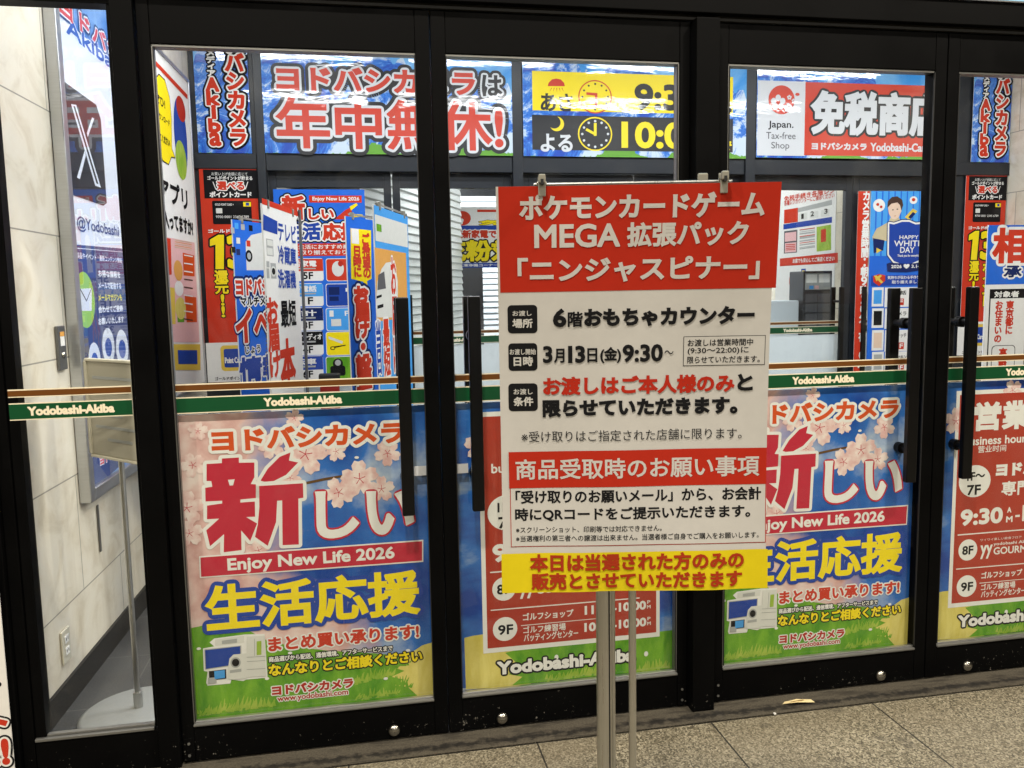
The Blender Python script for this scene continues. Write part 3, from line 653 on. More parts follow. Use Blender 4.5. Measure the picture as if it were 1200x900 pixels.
   ('p',[(0.5503,-0.0032),(0.5617,-0.0044),(0.5631,0.0137),(0.5614,0.0139)],'print_lime',2.3),
   ('p',[(0.56,0.0082),(0.5718,0.0069),(0.5657,0.0366),(0.564,0.0368)],'print_lime',2.4),
   ('p',[(0.5627,-0.0004),(0.5698,-0.0012),(0.5661,0.0167),(0.5644,0.0169)],'print_lime',2.0),
   ('p',[(0.5687,0.0054),(0.578,0.0043),(0.5817,0.0363),(0.58,0.0365)],'print_lime',2.1),
   ('p',[(0.5756,0.008),(0.589,0.0065),(0.5972,0.0245),(0.5955,0.0247)],'print_lime',2.2),
   ('p',[(0.5798,-0.0017),(0.5915,-0.003),(0.5994,0.0122),(0.5977,0.0124)],'print_lime',2.3),
   ('p',[(0.587,-0.0),(0.5948,-0.0009),(0.5907,0.0165),(0.5889,0.0167)],'print_lime',2.4),
   ('p',[(0.5894,0.004),(0.6014,0.0027),(0.5986,0.0279),(0.5969,0.028)],'print_lime',2.0),
   ('p',[(0.5984,0.0016),(0.6067,0.0007),(0.6013,0.0167),(0.5996,0.0169)],'print_lime',2.1),
   ('p',[(0.6001,0.004),(0.6094,0.003),(0.613,0.0207),(0.6113,0.0208)],'print_lime',2.2),
   ('p',[(0.6061,0.0027),(0.6154,0.0017),(0.6107,0.0328),(0.609,0.033)],'print_lime',2.3),
   ('p',[(0.6133,0.0094),(0.6259,0.008),(0.619,0.0226),(0.6173,0.0228)],'print_lime',2.4),
   ('p',[(0.6188,0.0005),(0.6278,-0.0005),(0.62,0.0214),(0.6182,0.0216)],'print_lime',2.0),
   ('p',[(0.6238,0.0075),(0.6339,0.0064),(0.632,0.0212),(0.6303,0.0214)],'print_lime',2.1),
   ('p',[(0.6261,0.0072),(0.6383,0.0058),(0.6284,0.0209),(0.6267,0.0211)],'print_lime',2.2),
   ('p',[(0.6342,0.0078),(0.645,0.0066),(0.6411,0.0196),(0.6394,0.0198)],'print_lime',2.3),
   ('p',[(0.6417,0.0072),(0.6499,0.0063),(0.6523,0.0282),(0.6505,0.0284)],'print_lime',2.4),
   ('p',[(0.6461,0.0059),(0.6532,0.0051),(0.6599,0.0209),(0.6582,0.0211)],'print_lime',2.0),
   ('p',[(0.6499,0.0037),(0.6581,0.0028),(0.6503,0.0141),(0.6486,0.0143)],'print_lime',2.1),
   ('p',[(0.6546,0.0084),(0.6627,0.0075),(0.6669,0.0184),(0.6652,0.0186)],'print_lime',2.2),
   ('p',[(0.6355,0.0444),(0.6488,0.0429),(0.6571,0.0592),(0.6554,0.0594)],'print_green',2.6),
   ('p',[(0.6417,0.0467),(0.6511,0.0456),(0.6531,0.0657),(0.6514,0.0659)],'print_green',2.7),
   ('p',[(0.6471,0.0457),(0.6601,0.0443),(0.6519,0.0693),(0.6502,0.0695)],'print_green',2.8),
   ('p',[(0.6511,0.0346),(0.6621,0.0334),(0.6666,0.0524),(0.6649,0.0526)],'print_green',2.9),
   ('p',[(0.652,0.036),(0.6654,0.0345),(0.6566,0.071),(0.6549,0.0712)],'print_green',3.0),
   ('p',[(0.6629,0.0352),(0.6702,0.0344),(0.668,0.066),(0.6662,0.0662)],'print_green',2.6),
   ('p',[(0.6651,0.0308),(0.674,0.0299),(0.6749,0.0538),(0.6732,0.054)],'print_green',2.7),
   ('p',[(0.6701,0.0275),(0.6799,0.0265),(0.6771,0.0666),(0.6754,0.0668)],'print_green',2.8),
   ('p',[(0.6728,0.0321),(0.6802,0.0313),(0.6899,0.069),(0.6882,0.0692)],'print_green',2.9),
   ('p',[(0.6787,0.0351),(0.6876,0.0341),(0.6975,0.0601),(0.6958,0.0603)],'print_green',3.0),
   ('p',[(0.6825,0.0221),(0.6958,0.0206),(0.6893,0.0531),(0.6876,0.0533)],'print_green',2.6),
   ('p',[(0.6895,0.0194),(0.6985,0.0184),(0.6896,0.0335),(0.6878,0.0337)],'print_green',2.7),
   ('p',[(0.6911,0.0255),(0.7027,0.0242),(0.7054,0.0381),(0.7036,0.0383)],'print_green',2.8),
   ('p',[(0.6982,0.0222),(0.7056,0.0214),(0.7115,0.0382),(0.7097,0.0384)],'print_green',2.9),
   ('p',[(0.6455,0.1055),(0.6546,0.1045),(0.6608,0.114),(0.6591,0.1142)],'print_green',2.6),
   ('p',[(0.6477,0.1045),(0.659,0.1033),(0.6514,0.1223),(0.6497,0.1225)],'print_green',2.7),
   ('p',[(0.6505,0.0968),(0.6611,0.0957),(0.6668,0.1092),(0.6651,0.1094)],'print_green',2.8),
   ('p',[(0.6558,0.1056),(0.6663,0.1045),(0.6721,0.1239),(0.6704,0.1241)],'print_green',2.9),
   ('p',[(0.6601,0.107),(0.6704,0.106),(0.6647,0.1333),(0.663,0.1335)],'print_green',3.0),
   ('p',[(0.6652,0.1041),(0.6734,0.1033),(0.6768,0.1303),(0.675,0.1305)],'print_green',2.6),
   ('p',[(0.6691,0.1034),(0.6791,0.1024),(0.6894,0.1323),(0.6877,0.1324)],'print_green',2.7),
   ('p',[(0.6711,0.1082),(0.6802,0.1073),(0.6775,0.1303),(0.6758,0.1304)],'print_green',2.8),
   ('p',[(0.6731,0.1068),(0.6846,0.1056),(0.6821,0.1277),(0.6804,0.1279)],'print_green',2.9),
   ('p',[(0.6765,0.103),(0.6892,0.1017),(0.6855,0.1323),(0.6838,0.1325)],'print_green',3.0),
   ('p',[(0.6829,0.1126),(0.6898,0.1119),(0.6832,0.1445),(0.6814,0.1447)],'print_green',2.6),
   ('p',[(0.6885,0.115),(0.6969,0.1142),(0.6997,0.1354),(0.698,0.1356)],'print_green',2.7),
   ('p',[(0.6888,0.1037),(0.6988,0.1026),(0.6943,0.1199),(0.6925,0.1201)],'print_green',2.8),
   ('p',[(0.6958,0.1128),(0.7034,0.112),(0.711,0.1209),(0.7092,0.1211)],'print_green',2.9),
   ('f',0.0141,0.6975,0.0578,0.2,2),
   ('f',0.5574,0.7591,0.0654,0.35,2),
   ('f',0.4883,0.7175,0.0551,0.8,2),
   ('f',0.3879,0.851,0.0733,0.1,2),
   ('f',0.4856,0.8542,0.0354,0.5,2),
   ('f',0.6506,0.8396,0.0461,0.9,2),
   ('f',0.6269,0.7203,0.0462,0.3,2),
   ('f',0.04,0.8341,0.0424,0.7,2),
   ('f',0.017,0.6137,0.0457,0.4,2),
   ('f',0.0616,0.9426,0.0333,0.2,2),
   ('f',0.2825,0.8818,0.0438,0.6,2),
   ('f',0.3362,0.7751,0.038,0.9,2),
   ('f',0.3584,0.9698,0.0315,0.1,2),
   ('f',0.226,0.5416,0.0441,0.5,2),
   ('p',[(0.3676,0.7563),(0.4439,0.7687),(0.5099,0.7762),(0.5096,0.769),(0.4436,0.7602),(0.3672,0.7478)],'print_twig',2),
   ('e',0.0237,0.2293,0.0068,0.0046,'paper',3),
   ('e',0.2314,0.1055,0.007,0.0047,'paper',3),
   ('e',0.309,0.186,0.0071,0.0047,'paper',3),
   ('e',0.5505,0.8308,0.0071,0.0045,'paper',3),
   ('e',0.6183,0.064,0.0074,0.0048,'paper',3),
   ('e',0.6962,0.156,0.0075,0.0048,'paper',3),
  ],
  'headline': [
   ('t','ヨドバシカメラ',0.0997,0.8723,0.706,0.9449,'vermilion:.055/paper:.2',3),
   ('g',[[(0.129,0.8505),(0.1809,0.8511),(0.18,0.8339),(0.2276,0.8322),(0.2252,0.7842),(0.2128,0.7626),(0.2287,0.7606),(0.2264,0.7158),(0.1785,0.7139),(0.1779,0.704),(0.2226,0.7046),(0.221,0.6546),(0.1932,0.655),(0.226,0.6316),(0.2019,0.5753),(0.1755,0.6125),(0.1736,0.5472),(0.118,0.5439),(0.1222,0.6038),(0.0773,0.5671),(0.0687,0.6202),(0.1101,0.6557),(0.073,0.6563),(0.0755,0.7008),(0.122,0.7047),(0.1225,0.7136),(0.0716,0.7144),(0.0732,0.7588),(0.095,0.7609),(0.0928,0.7798),(0.0785,0.7806),(0.0816,0.8355),(0.1282,0.8358)],[(0.2383,0.7545),(0.3757,0.7552),(0.375,0.7073),(0.359,0.7053),(0.3536,0.5523),(0.3022,0.5537),(0.3078,0.7026),(0.292,0.7026),(0.2854,0.6325),(0.2554,0.5551),(0.2172,0.5879),(0.2282,0.6289),(0.2358,0.6862)],[(0.2434,0.7717),(0.2678,0.8091),(0.3074,0.8466),(0.3412,0.8587),(0.3352,0.8326),(0.3635,0.8246),(0.3236,0.7859),(0.2847,0.7682),(0.2563,0.7674)]],'crimson:0/paper:.035',3),
   ('p',[(0.1437,0.7806),(0.1647,0.7814),(0.1586,0.7619),(0.1483,0.7616)],'paper',5),
   ('t','し',0.4128,0.5646,0.5489,0.7252,'paper:.045/crimson:.085',3),
   ('t','い',0.5766,0.565,0.7314,0.7158,'paper:.05/crimson:.09',3),
  ],
  'slogan_band': [
   ('p',[(0.0419,0.5368),(0.7597,0.5383),(0.7574,0.4615),(0.0404,0.4645)],'paper',3),
   ('p',[(0.0461,0.5322),(0.7555,0.5336),(0.7535,0.4663),(0.0445,0.4684)],'crimson',4),
   ('t','Enjoy New Life 2026',0.1272,0.4699,0.6624,0.5232,'paper:.035',5),
  ],
  'lettering': [
   ('t','生活応援',0.0524,0.281,0.7427,0.4384,'yellow:.035/royal:.125',4),
   ('t','まとめ買い承ります!',0.2411,0.1953,0.7357,0.2457,'print_red:.045/paper:.14',3),
   ('t','商品選びから配送、通信環境、アフターサービスまで',0.2401,0.1602,0.6448,0.1795,'paper:.035/ink:.2',3),
   ('t','なんなりとご相談ください',0.2382,0.1112,0.7447,0.1545,'yellow:.045/ink:.14',3),
   ('t','ヨドバシカメラ',0.2444,0.0445,0.5099,0.0787,'deep_red:.06/paper:.17',3),
   ('t','www.yodobashi.com',0.2606,0.0163,0.4916,0.0417,'deep_red:.03/paper:.13',3),
  ],
  'appliance_picture': [
   ('p',[(0.0581,0.2471),(0.0732,0.2591),(0.1687,0.2634),(0.2314,0.2596),(0.2333,0.1086),(0.165,0.1091),(0.1564,0.1054),(0.1192,0.114),(0.1144,0.1008),(0.0438,0.1016),(0.0402,0.1111),(0.0465,0.149),(0.0351,0.1525),(0.0365,0.229),(0.0717,0.2323)],'paper',3),
   ('p',[(0.075,0.2553),(0.1664,0.2591),(0.1653,0.2366),(0.0751,0.2342)],'appliance_white',4),
   ('p',[(0.0966,0.2496),(0.144,0.2522),(0.1433,0.2387),(0.0959,0.238)],'appliance_grey',5),
   ('p',[(0.0409,0.2254),(0.156,0.2275),(0.1527,0.1629),(0.0395,0.1565)],'appliance_grey',4),
   ('p',[(0.0432,0.2225),(0.1526,0.2251),(0.1504,0.1663),(0.0421,0.1594)],'royal',5),
   ('p',[(0.111,0.1558),(0.1169,0.187),(0.13,0.1993),(0.1717,0.1996),(0.1686,0.1133),(0.1171,0.1142),(0.107,0.1199)],'appliance_white',6),
   ('e',0.1356,0.1715,0.016,0.018,'appliance_grey',7),
   ('e',0.1356,0.1715,0.0115,0.0131,'ink',8),
   ('p',[(0.116,0.1471),(0.1524,0.1492),(0.1519,0.1388),(0.1155,0.1372)],'appliance_grey',7),
   ('p',[(0.175,0.256),(0.2303,0.2542),(0.2285,0.1151),(0.1688,0.1178)],'appliance_white',6),
   ('p',[(0.1715,0.1869),(0.2302,0.1846),(0.2301,0.1827),(0.1714,0.1851)],'appliance_grey',7),
   ('p',[(0.1708,0.1724),(0.2295,0.17),(0.2294,0.1682),(0.1707,0.1706)],'appliance_grey',7),
   ('p',[(0.1694,0.1452),(0.2282,0.1427),(0.2281,0.1408),(0.1693,0.1434)],'appliance_grey',7),
   ('p',[(0.198,0.2469),(0.1997,0.2468),(0.1967,0.188),(0.195,0.1872)],'appliance_grey',7),
   ('p',[(0.2051,0.2372),(0.2202,0.2375),(0.2179,0.1904),(0.2027,0.1901)],'print_lime',7),
   ('p',[(0.0507,0.1508),(0.1046,0.152),(0.1037,0.1202),(0.0506,0.1191)],'ink',6),
   ('p',[(0.0671,0.1491),(0.1003,0.1501),(0.0997,0.1229),(0.0673,0.1218)],'sky_blue',7),
   ('p',[(0.0474,0.1285),(0.0722,0.1281),(0.0723,0.1077),(0.0463,0.1082)],'appliance_grey',7),
  ],
 },
 'hours': {
  'artwork': [
   ('p',[(0.0201,0.181),(0.0512,0.186),(0.0896,0.1878),(0.2421,0.1747),(0.2518,-0.0156),(0.021,-0.0049)],'print_straw',1),
   ('p',[(0.1854,0.0889),(0.1616,0.1131),(0.2468,0.1263),(0.7825,0.1373),(0.7831,-0.0079),(0.1836,-0.0077),(0.2207,0.0196),(0.1722,0.0342),(0.2152,0.0578)],'print_green',1.5),
   ('p',[(0.3002,0.0017),(0.313,0.0003),(0.311,0.021),(0.3091,0.0212)],'print_lime',2.0),
   ('p',[(0.3078,-0.0102),(0.3203,-0.0116),(0.3165,0.0032),(0.3147,0.0034)],'print_lime',2.1),
   ('p',[(0.3109,-0.0025),(0.3219,-0.0037),(0.3238,0.0161),(0.3219,0.0163)],'print_lime',2.2),
   ('p',[(0.3222,-0.0031),(0.3302,-0.004),(0.3297,0.0178),(0.3279,0.018)],'print_lime',2.3),
   ('p',[(0.3244,-0.0002),(0.3327,-0.0011),(0.3296,0.0113),(0.3278,0.0115)],'print_lime',2.4),
   ('p',[(0.329,-0.0066),(0.3388,-0.0076),(0.3481,0.0152),(0.3462,0.0154)],'print_lime',2.0),
   ('p',[(0.3359,-0.0083),(0.3441,-0.0092),(0.3548,0.009),(0.353,0.0092)],'print_lime',2.1),
   ('p',[(0.34,-0.0077),(0.3528,-0.0091),(0.3595,0.0202),(0.3577,0.0204)],'print_lime',2.2),
   ('p',[(0.343,-0.0056),(0.3551,-0.0069),(0.3566,0.0218),(0.3548,0.022)],'print_lime',2.3),
   ('p',[(0.3497,0.0003),(0.3637,-0.0012),(0.3524,0.0207),(0.3506,0.0208)],'print_lime',2.4),
   ('p',[(0.3547,-0.0046),(0.3657,-0.0058),(0.3592,0.0143),(0.3573,0.0144)],'print_lime',2.0),
   ('p',[(0.3598,-0.0002),(0.3735,-0.0016),(0.3707,0.0222),(0.3689,0.0224)],'print_lime',2.1),
   ('p',[(0.3613,-0.0066),(0.3744,-0.008),(0.3779,0.0075),(0.3761,0.0077)],'print_lime',2.2),
   ('p',[(0.3696,-0.0049),(0.3798,-0.006),(0.3727,0.0165),(0.3709,0.0167)],'print_lime',2.3),
   ('p',[(0.3714,-0.0042),(0.3862,-0.0058),(0.3882,0.0219),(0.3863,0.0221)],'print_lime',2.4),
   ('p',[(0.38,-0.0049),(0.393,-0.0063),(0.4018,0.0299),(0.4,0.0301)],'print_lime',2.0),
   ('p',[(0.3824,-0.0011),(0.3966,-0.0027),(0.4017,0.0299),(0.3998,0.0301)],'print_lime',2.1),
   ('p',[(0.3921,-0.0032),(0.401,-0.0041),(0.4051,0.0185),(0.4032,0.0187)],'print_lime',2.2),
   ('p',[(0.3943,0.0035),(0.4083,0.0021),(0.417,0.0193),(0.4152,0.0195)],'print_lime',2.3),
   ('p',[(0.4003,0.0051),(0.409,0.0041),(0.4166,0.0392),(0.4147,0.0394)],'print_lime',2.4),
   ('p',[(0.4084,-0.0047),(0.4163,-0.0056),(0.4133,0.0258),(0.4114,0.026)],'print_lime',2.0),
   ('p',[(0.4091,0.0004),(0.4182,-0.0005),(0.4226,0.0334),(0.4207,0.0336)],'print_lime',2.1),
   ('p',[(0.4188,0.0055),(0.4264,0.0047),(0.4214,0.0376),(0.4195,0.0378)],'print_lime',2.2),
   ('p',[(0.419,-0.0035),(0.4301,-0.0047),(0.4198,0.0199),(0.4179,0.0201)],'print_lime',2.3),
   ('p',[(0.4233,-0.0003),(0.4377,-0.0018),(0.441,0.0295),(0.4391,0.0297)],'print_lime',2.4),
   ('p',[(0.4315,-0.0012),(0.4397,-0.002),(0.436,0.0196),(0.4341,0.0198)],'print_lime',2.0),
   ('p',[(0.4383,0.0031),(0.4487,0.002),(0.4577,0.0356),(0.4558,0.0358)],'print_lime',2.1),
   ('p',[(0.4412,0.0042),(0.4493,0.0033),(0.4487,0.0329),(0.4468,0.0331)],'print_lime',2.2),
   ('p',[(0.4472,-0.0002),(0.4602,-0.0016),(0.4672,0.0355),(0.4654,0.0357)],'print_lime',2.3),
   ('p',[(0.4515,-0.0007),(0.4659,-0.0023),(0.4716,0.0248),(0.4697,0.025)],'print_lime',2.4),
   ('p',[(0.4532,0.0064),(0.4673,0.0049),(0.4651,0.027),(0.4632,0.0272)],'print_lime',2.0),
   ('p',[(0.4628,-0.0026),(0.4722,-0.0036),(0.4748,0.022),(0.4729,0.0222)],'print_lime',2.1),
   ('p',[(0.4674,0.0052),(0.4792,0.004),(0.4768,0.022),(0.475,0.0222)],'print_lime',2.2),
   ('p',[(0.4753,0.0051),(0.4841,0.0042),(0.4925,0.04),(0.4906,0.0402)],'print_lime',2.3),
   ('p',[(0.479,-0.0028),(0.4896,-0.004),(0.4945,0.0324),(0.4926,0.0326)],'print_lime',2.4),
   ('p',[(0.4811,0.0012),(0.4954,-0.0004),(0.4873,0.0296),(0.4854,0.0298)],'print_lime',2.0),
   ('p',[(0.488,0.0086),(0.499,0.0074),(0.4901,0.0307),(0.4882,0.0309)],'print_lime',2.1),
   ('p',[(0.4896,0.003),(0.503,0.0016),(0.5094,0.0225),(0.5075,0.0227)],'print_lime',2.2),
   ('p',[(0.4947,-0.0003),(0.5092,-0.0019),(0.5027,0.0256),(0.5008,0.0258)],'print_lime',2.3),
   ('p',[(0.5006,0.005),(0.5119,0.0038),(0.5046,0.0309),(0.5027,0.0311)],'print_lime',2.4),
   ('p',[(0.5085,0.0063),(0.5235,0.0047),(0.515,0.0324),(0.5131,0.0326)],'print_lime',2.0),
   ('p',[(0.5177,0.0084),(0.5256,0.0076),(0.5238,0.0345),(0.5219,0.0347)],'print_lime',2.1),
   ('p',[(0.5186,0.0013),(0.5272,0.0004),(0.5294,0.0217),(0.5275,0.0219)],'print_lime',2.2),
   ('p',[(0.5224,0.0063),(0.5334,0.0051),(0.5408,0.0259),(0.5389,0.026)],'print_lime',2.3),
   ('p',[(0.527,-0.0003),(0.5408,-0.0018),(0.5454,0.021),(0.5435,0.0212)],'print_lime',2.4),
   ('p',[(0.5333,0.0082),(0.5466,0.0068),(0.5492,0.0202),(0.5473,0.0204)],'print_lime',2.0),
   ('p',[(0.5398,0.0002),(0.5548,-0.0014),(0.5529,0.0169),(0.5509,0.0171)],'print_lime',2.1),
   ('p',[(0.5421,0.0071),(0.5544,0.0058),(0.5564,0.024),(0.5544,0.0242)],'print_lime',2.2),
   ('p',[(0.5494,0.0054),(0.5584,0.0045),(0.5571,0.0173),(0.5552,0.0175)],'print_lime',2.3),
   ('p',[(0.5543,0.0043),(0.5655,0.0031),(0.5583,0.0184),(0.5564,0.0186)],'print_lime',2.4),
   ('p',[(0.634,-0.0084),(0.6471,-0.0097),(0.6449,0.0052),(0.643,0.0054)],'print_lime',2.0),
   ('p',[(0.6379,-0.0132),(0.6471,-0.0141),(0.6571,-0.0029),(0.6551,-0.0027)],'print_lime',2.1),
   ('p',[(0.645,-0.0038),(0.6587,-0.0052),(0.6522,0.0176),(0.6502,0.0178)],'print_lime',2.2),
   ('p',[(0.6513,-0.0046),(0.6623,-0.0058),(0.6678,0.0095),(0.6659,0.0097)],'print_lime',2.3),
   ('p',[(0.6546,-0.0072),(0.6653,-0.0083),(0.6675,0.0141),(0.6656,0.0143)],'print_lime',2.4),
   ('p',[(0.6573,-0.0082),(0.6706,-0.0096),(0.6758,0.0262),(0.6738,0.0264)],'print_lime',2.0),
   ('p',[(0.6691,-0.0072),(0.6776,-0.0081),(0.6858,0.0172),(0.6838,0.0174)],'print_lime',2.1),
   ('p',[(0.6709,-0.0027),(0.6846,-0.0041),(0.6839,0.029),(0.6819,0.0292)],'print_lime',2.2),
   ('p',[(0.6728,-0.0093),(0.6858,-0.0107),(0.6747,0.0286),(0.6728,0.0288)],'print_lime',2.3),
   ('p',[(0.6802,-0.0097),(0.6912,-0.0109),(0.6803,0.0334),(0.6783,0.0336)],'print_lime',2.4),
   ('p',[(0.6877,-0.0122),(0.6965,-0.0132),(0.6873,0.0306),(0.6853,0.0308)],'print_lime',2.0),
   ('p',[(0.6894,-0.0092),(0.7044,-0.0107),(0.704,0.0292),(0.702,0.0294)],'print_lime',2.1),
   ('p',[(0.6976,-0.0094),(0.7111,-0.0109),(0.7047,0.0258),(0.7027,0.026)],'print_lime',2.2),
   ('p',[(0.7038,-0.0098),(0.7143,-0.0109),(0.704,0.0145),(0.7021,0.0147)],'print_lime',2.3),
   ('p',[(0.7063,-0.0025),(0.7175,-0.0037),(0.7202,0.0174),(0.7183,0.0176)],'print_lime',2.4),
   ('p',[(0.71,0.0019),(0.7245,0.0004),(0.7139,0.0345),(0.712,0.0347)],'print_lime',2.0),
   ('p',[(0.7156,-0.0079),(0.7295,-0.0093),(0.7259,0.0127),(0.7239,0.0129)],'print_lime',2.1),
   ('p',[(0.7219,-0.0014),(0.7364,-0.0029),(0.7273,0.035),(0.7253,0.0352)],'print_lime',2.2),
   ('p',[(0.728,0.0011),(0.7407,-0.0002),(0.7351,0.0245),(0.7332,0.0247)],'print_lime',2.3),
   ('p',[(0.7326,-0.0014),(0.7459,-0.0027),(0.7533,0.025),(0.7513,0.0252)],'print_lime',2.4),
   ('p',[(0.7384,-0.0029),(0.7492,-0.0041),(0.7589,0.0225),(0.757,0.0227)],'print_lime',2.0),
   ('p',[(0.744,-0.0034),(0.7567,-0.0047),(0.7522,0.0147),(0.7502,0.0149)],'print_lime',2.1),
   ('p',[(0.7485,-0.0041),(0.7611,-0.0054),(0.7542,0.0129),(0.7523,0.0131)],'print_lime',2.2),
   ('p',[(0.7556,-0.0054),(0.767,-0.0066),(0.7653,0.0167),(0.7634,0.0169)],'print_lime',2.3),
   ('e',0.6758,0.0579,0.0077,0.0096,'paper',3),
   ('e',0.3444,0.0789,0.0074,0.0094,'paper',3),
   ('f',0.0871,0.8485,0.0547,0.3,2),
   ('f',0.3263,0.9539,0.0448,0.8,2),
  ],
  'hours_panel': [
  ],
  'lettering': [
   ('t','営業時間',0.163,0.8048,0.6659,0.9158,'paper:.045',3),
   ('t','business hours',0.1261,0.7512,0.412,0.7842,'paper:.03',3),
   ('t','营业时间',0.1867,0.721,0.3087,0.7475,'paper:.01',3),
   ('e',0.1784,0.612,0.0688,0.0624,'paper',3),
   ('t','1F〜',0.1447,0.6148,0.2215,0.6481,'ink:.04',4),
   ('t','7F',0.1466,0.5582,0.2057,0.5982,'ink:.04',4),
   ('t','ヨドバシカメラ',0.2687,0.6244,0.6959,0.6768,'paper:.07',3),
   ('t','専門店街',0.2973,0.5461,0.5649,0.6036,'paper:.03',3),
   ('t','9:30',0.124,0.4399,0.3084,0.5039,'paper:.06',3),
   ('t','A',0.3267,0.4788,0.3452,0.5008,'paper:.05',3),
   ('t','M',0.3237,0.4407,0.3523,0.4645,'paper:.05',3),
   ('t','-',0.3638,0.4587,0.3839,0.4672,'paper:.1',3),
   ('t','10:00',0.3949,0.4402,0.5985,0.5052,'paper:.06',3),
   ('p',[(0.1144,0.408),(0.6423,0.4088),(0.6426,0.4042),(0.1146,0.4035)],'paper',3),
   ('p',[(0.1137,0.273),(0.6515,0.2704),(0.6517,0.2665),(0.1139,0.2692)],'paper',3),
   ('e',0.1616,0.3434,0.0411,0.042,'paper',3),
   ('t','8F',0.137,0.3247,0.1855,0.3603,'ink:.04',4),
   ('t','yy',0.2165,0.3025,0.2697,0.3571,'paper:.03',3),
   ('t','GOURMET',0.2749,0.3156,0.4679,0.3448,'paper:.03',3),
   ('t','yodobashi Akiba',0.2734,0.3489,0.4434,0.3646,'paper:.02',3),
   ('t','ワイワイ楽しい飲食フロア',0.214,0.373,0.3966,0.3832,'paper:.0',3),
   ('e',0.1628,0.1996,0.0432,0.0431,'paper',3),
   ('t','9F',0.1382,0.1795,0.1912,0.2155,'ink:.04',4),
   ('t','ゴルフショップ',0.2262,0.2224,0.4076,0.25,'paper:.03',3),
   ('p',[(0.2191,0.2077),(0.5077,0.2077),(0.5079,0.2057),(0.2192,0.2051)],'paper',3),
   ('t','ゴルフ練習場',0.227,0.1758,0.3793,0.2021,'paper:.02',3),
   ('t','バッティングセンター',0.2285,0.1467,0.4243,0.1745,'paper:.02',3),
   ('t','11:00-10:00',0.4485,0.2239,0.6758,0.2569,'paper:.06',3),
   ('t','P',0.6799,0.244,0.6918,0.2567,'paper:.03',3),
   ('t','M',0.6793,0.2263,0.6925,0.239,'paper:.03',3),
   ('t','10:00-10:00',0.447,0.1613,0.6767,0.1944,'paper:.06',3),
   ('t','P',0.6809,0.1824,0.6925,0.1951,'paper:.03',3),
   ('t','M',0.6803,0.1646,0.6931,0.1773,'paper:.03',3),
   ('t','Yodobashi-Akiba',0.1321,0.0351,0.634,0.0839,'paper:.07/ink:.2',3),
  ],
 },
 'open_banner': {
  'lettering': [
   ('t','ヨドバシカメラ',-0.4531,2.8353,0.859,2.9958,'print_red:.05/paper:.14/ink:.27',3),
   ('t','は',0.9059,2.8319,1.0466,2.9739,'ink:.04/paper:.13/ink:.26',3),
   ('t','年中無休!',-0.4655,2.4666,1.0492,2.7976,'print_red:.026/paper:.08/ink:.155',3),
  ],
 },
 'hours_banner': {
  'morning_panel': [
   ('r',1.2574,2.7459,2.7424,3.0103,'yellow',1,0.0),
   ('t','あさ',1.3155,2.7424,1.5447,2.8638,'ink:.035',3),
   ('t','9:30',1.9965,2.7633,2.4908,2.9468,'ink:.05',3),
   ('t','から',2.5372,2.7534,2.7351,2.8315,'ink:.04',3),
   ('p',[(1.3681,2.9103),(1.3745,2.9334),(1.3992,2.9571),(1.4298,2.9637),(1.4603,2.9587),(1.4846,2.9364),(1.4905,2.9135)],'print_red',2),
   ('p',[(1.3924,2.8994),(1.3985,2.8996),(1.3804,2.8703)],'print_red',2),
   ('p',[(1.4107,2.8999),(1.4168,2.9),(1.4061,2.871)],'print_red',2),
   ('p',[(1.429,2.9003),(1.4352,2.9005),(1.4317,2.8716)],'print_red',2),
   ('p',[(1.4474,2.9008),(1.4535,2.901),(1.4575,2.8722)],'print_red',2),
   ('p',[(1.4658,2.9013),(1.4719,2.9014),(1.4832,2.8729)],'print_red',2),
   ('e',1.7081,2.847,0.1226,0.1139,'print_red',2),
   ('e',1.7081,2.847,0.1138,0.1058,'yellow',3),
   ('p',[(1.6443,2.8769),(1.7251,2.8731),(1.7244,2.7798),(1.7057,2.7793),(1.7063,2.8551),(1.6442,2.8595)],'print_red',4),
   ('e',1.7087,2.9343,0.0075,0.007,'ink',4),
   ('e',1.7554,2.9238,0.0075,0.007,'ink',4),
   ('e',1.7895,2.8927,0.0075,0.007,'ink',4),
   ('e',1.8018,2.8493,0.0075,0.007,'ink',4),
   ('e',1.789,2.8051,0.0075,0.007,'ink',4),
   ('e',1.7544,2.7723,0.0075,0.007,'ink',4),
   ('e',1.7074,2.7595,0.0075,0.007,'ink',4),
   ('e',1.6608,2.7703,0.0075,0.007,'ink',4),
   ('e',1.627,2.8015,0.0074,0.007,'ink',4),
   ('e',1.6149,2.8448,0.0074,0.007,'ink',4),
   ('e',1.6277,2.8886,0.0074,0.007,'ink',4),
   ('e',1.662,2.9214,0.0074,0.007,'ink',4),
  ],
  'evening_panel': [
   ('r',1.2528,2.4791,2.7456,2.7159,'ink',1,0.0),
   ('t','よる',1.3115,2.4668,1.5418,2.5895,'paper:.035',3),
   ('t','10:00',1.8995,2.4991,2.5256,2.6842,'yellow:.05',3),
   ('t','まで',2.5393,2.4906,2.7383,2.5633,'yellow:.04',3),
   ('e',1.4291,2.6573,0.0523,0.0494,'yellow',2),
   ('e',1.4108,2.6686,0.0461,0.0435,'ink',3),
   ('e',1.7062,2.5931,0.1257,0.1173,'yellow',2),
   ('e',1.7062,2.5931,0.1156,0.108,'ink',3),
   ('p',[(1.6967,2.58),(1.6974,2.668),(1.7174,2.6684),(1.7168,2.5803)],'yellow',4),
   ('p',[(1.7105,2.5802),(1.6359,2.6171),(1.6453,2.632),(1.7169,2.5979)],'yellow',4),
   ('e',1.7069,2.6811,0.0088,0.0082,'paper',4),
   ('e',1.7537,2.6702,0.0088,0.0082,'paper',4),
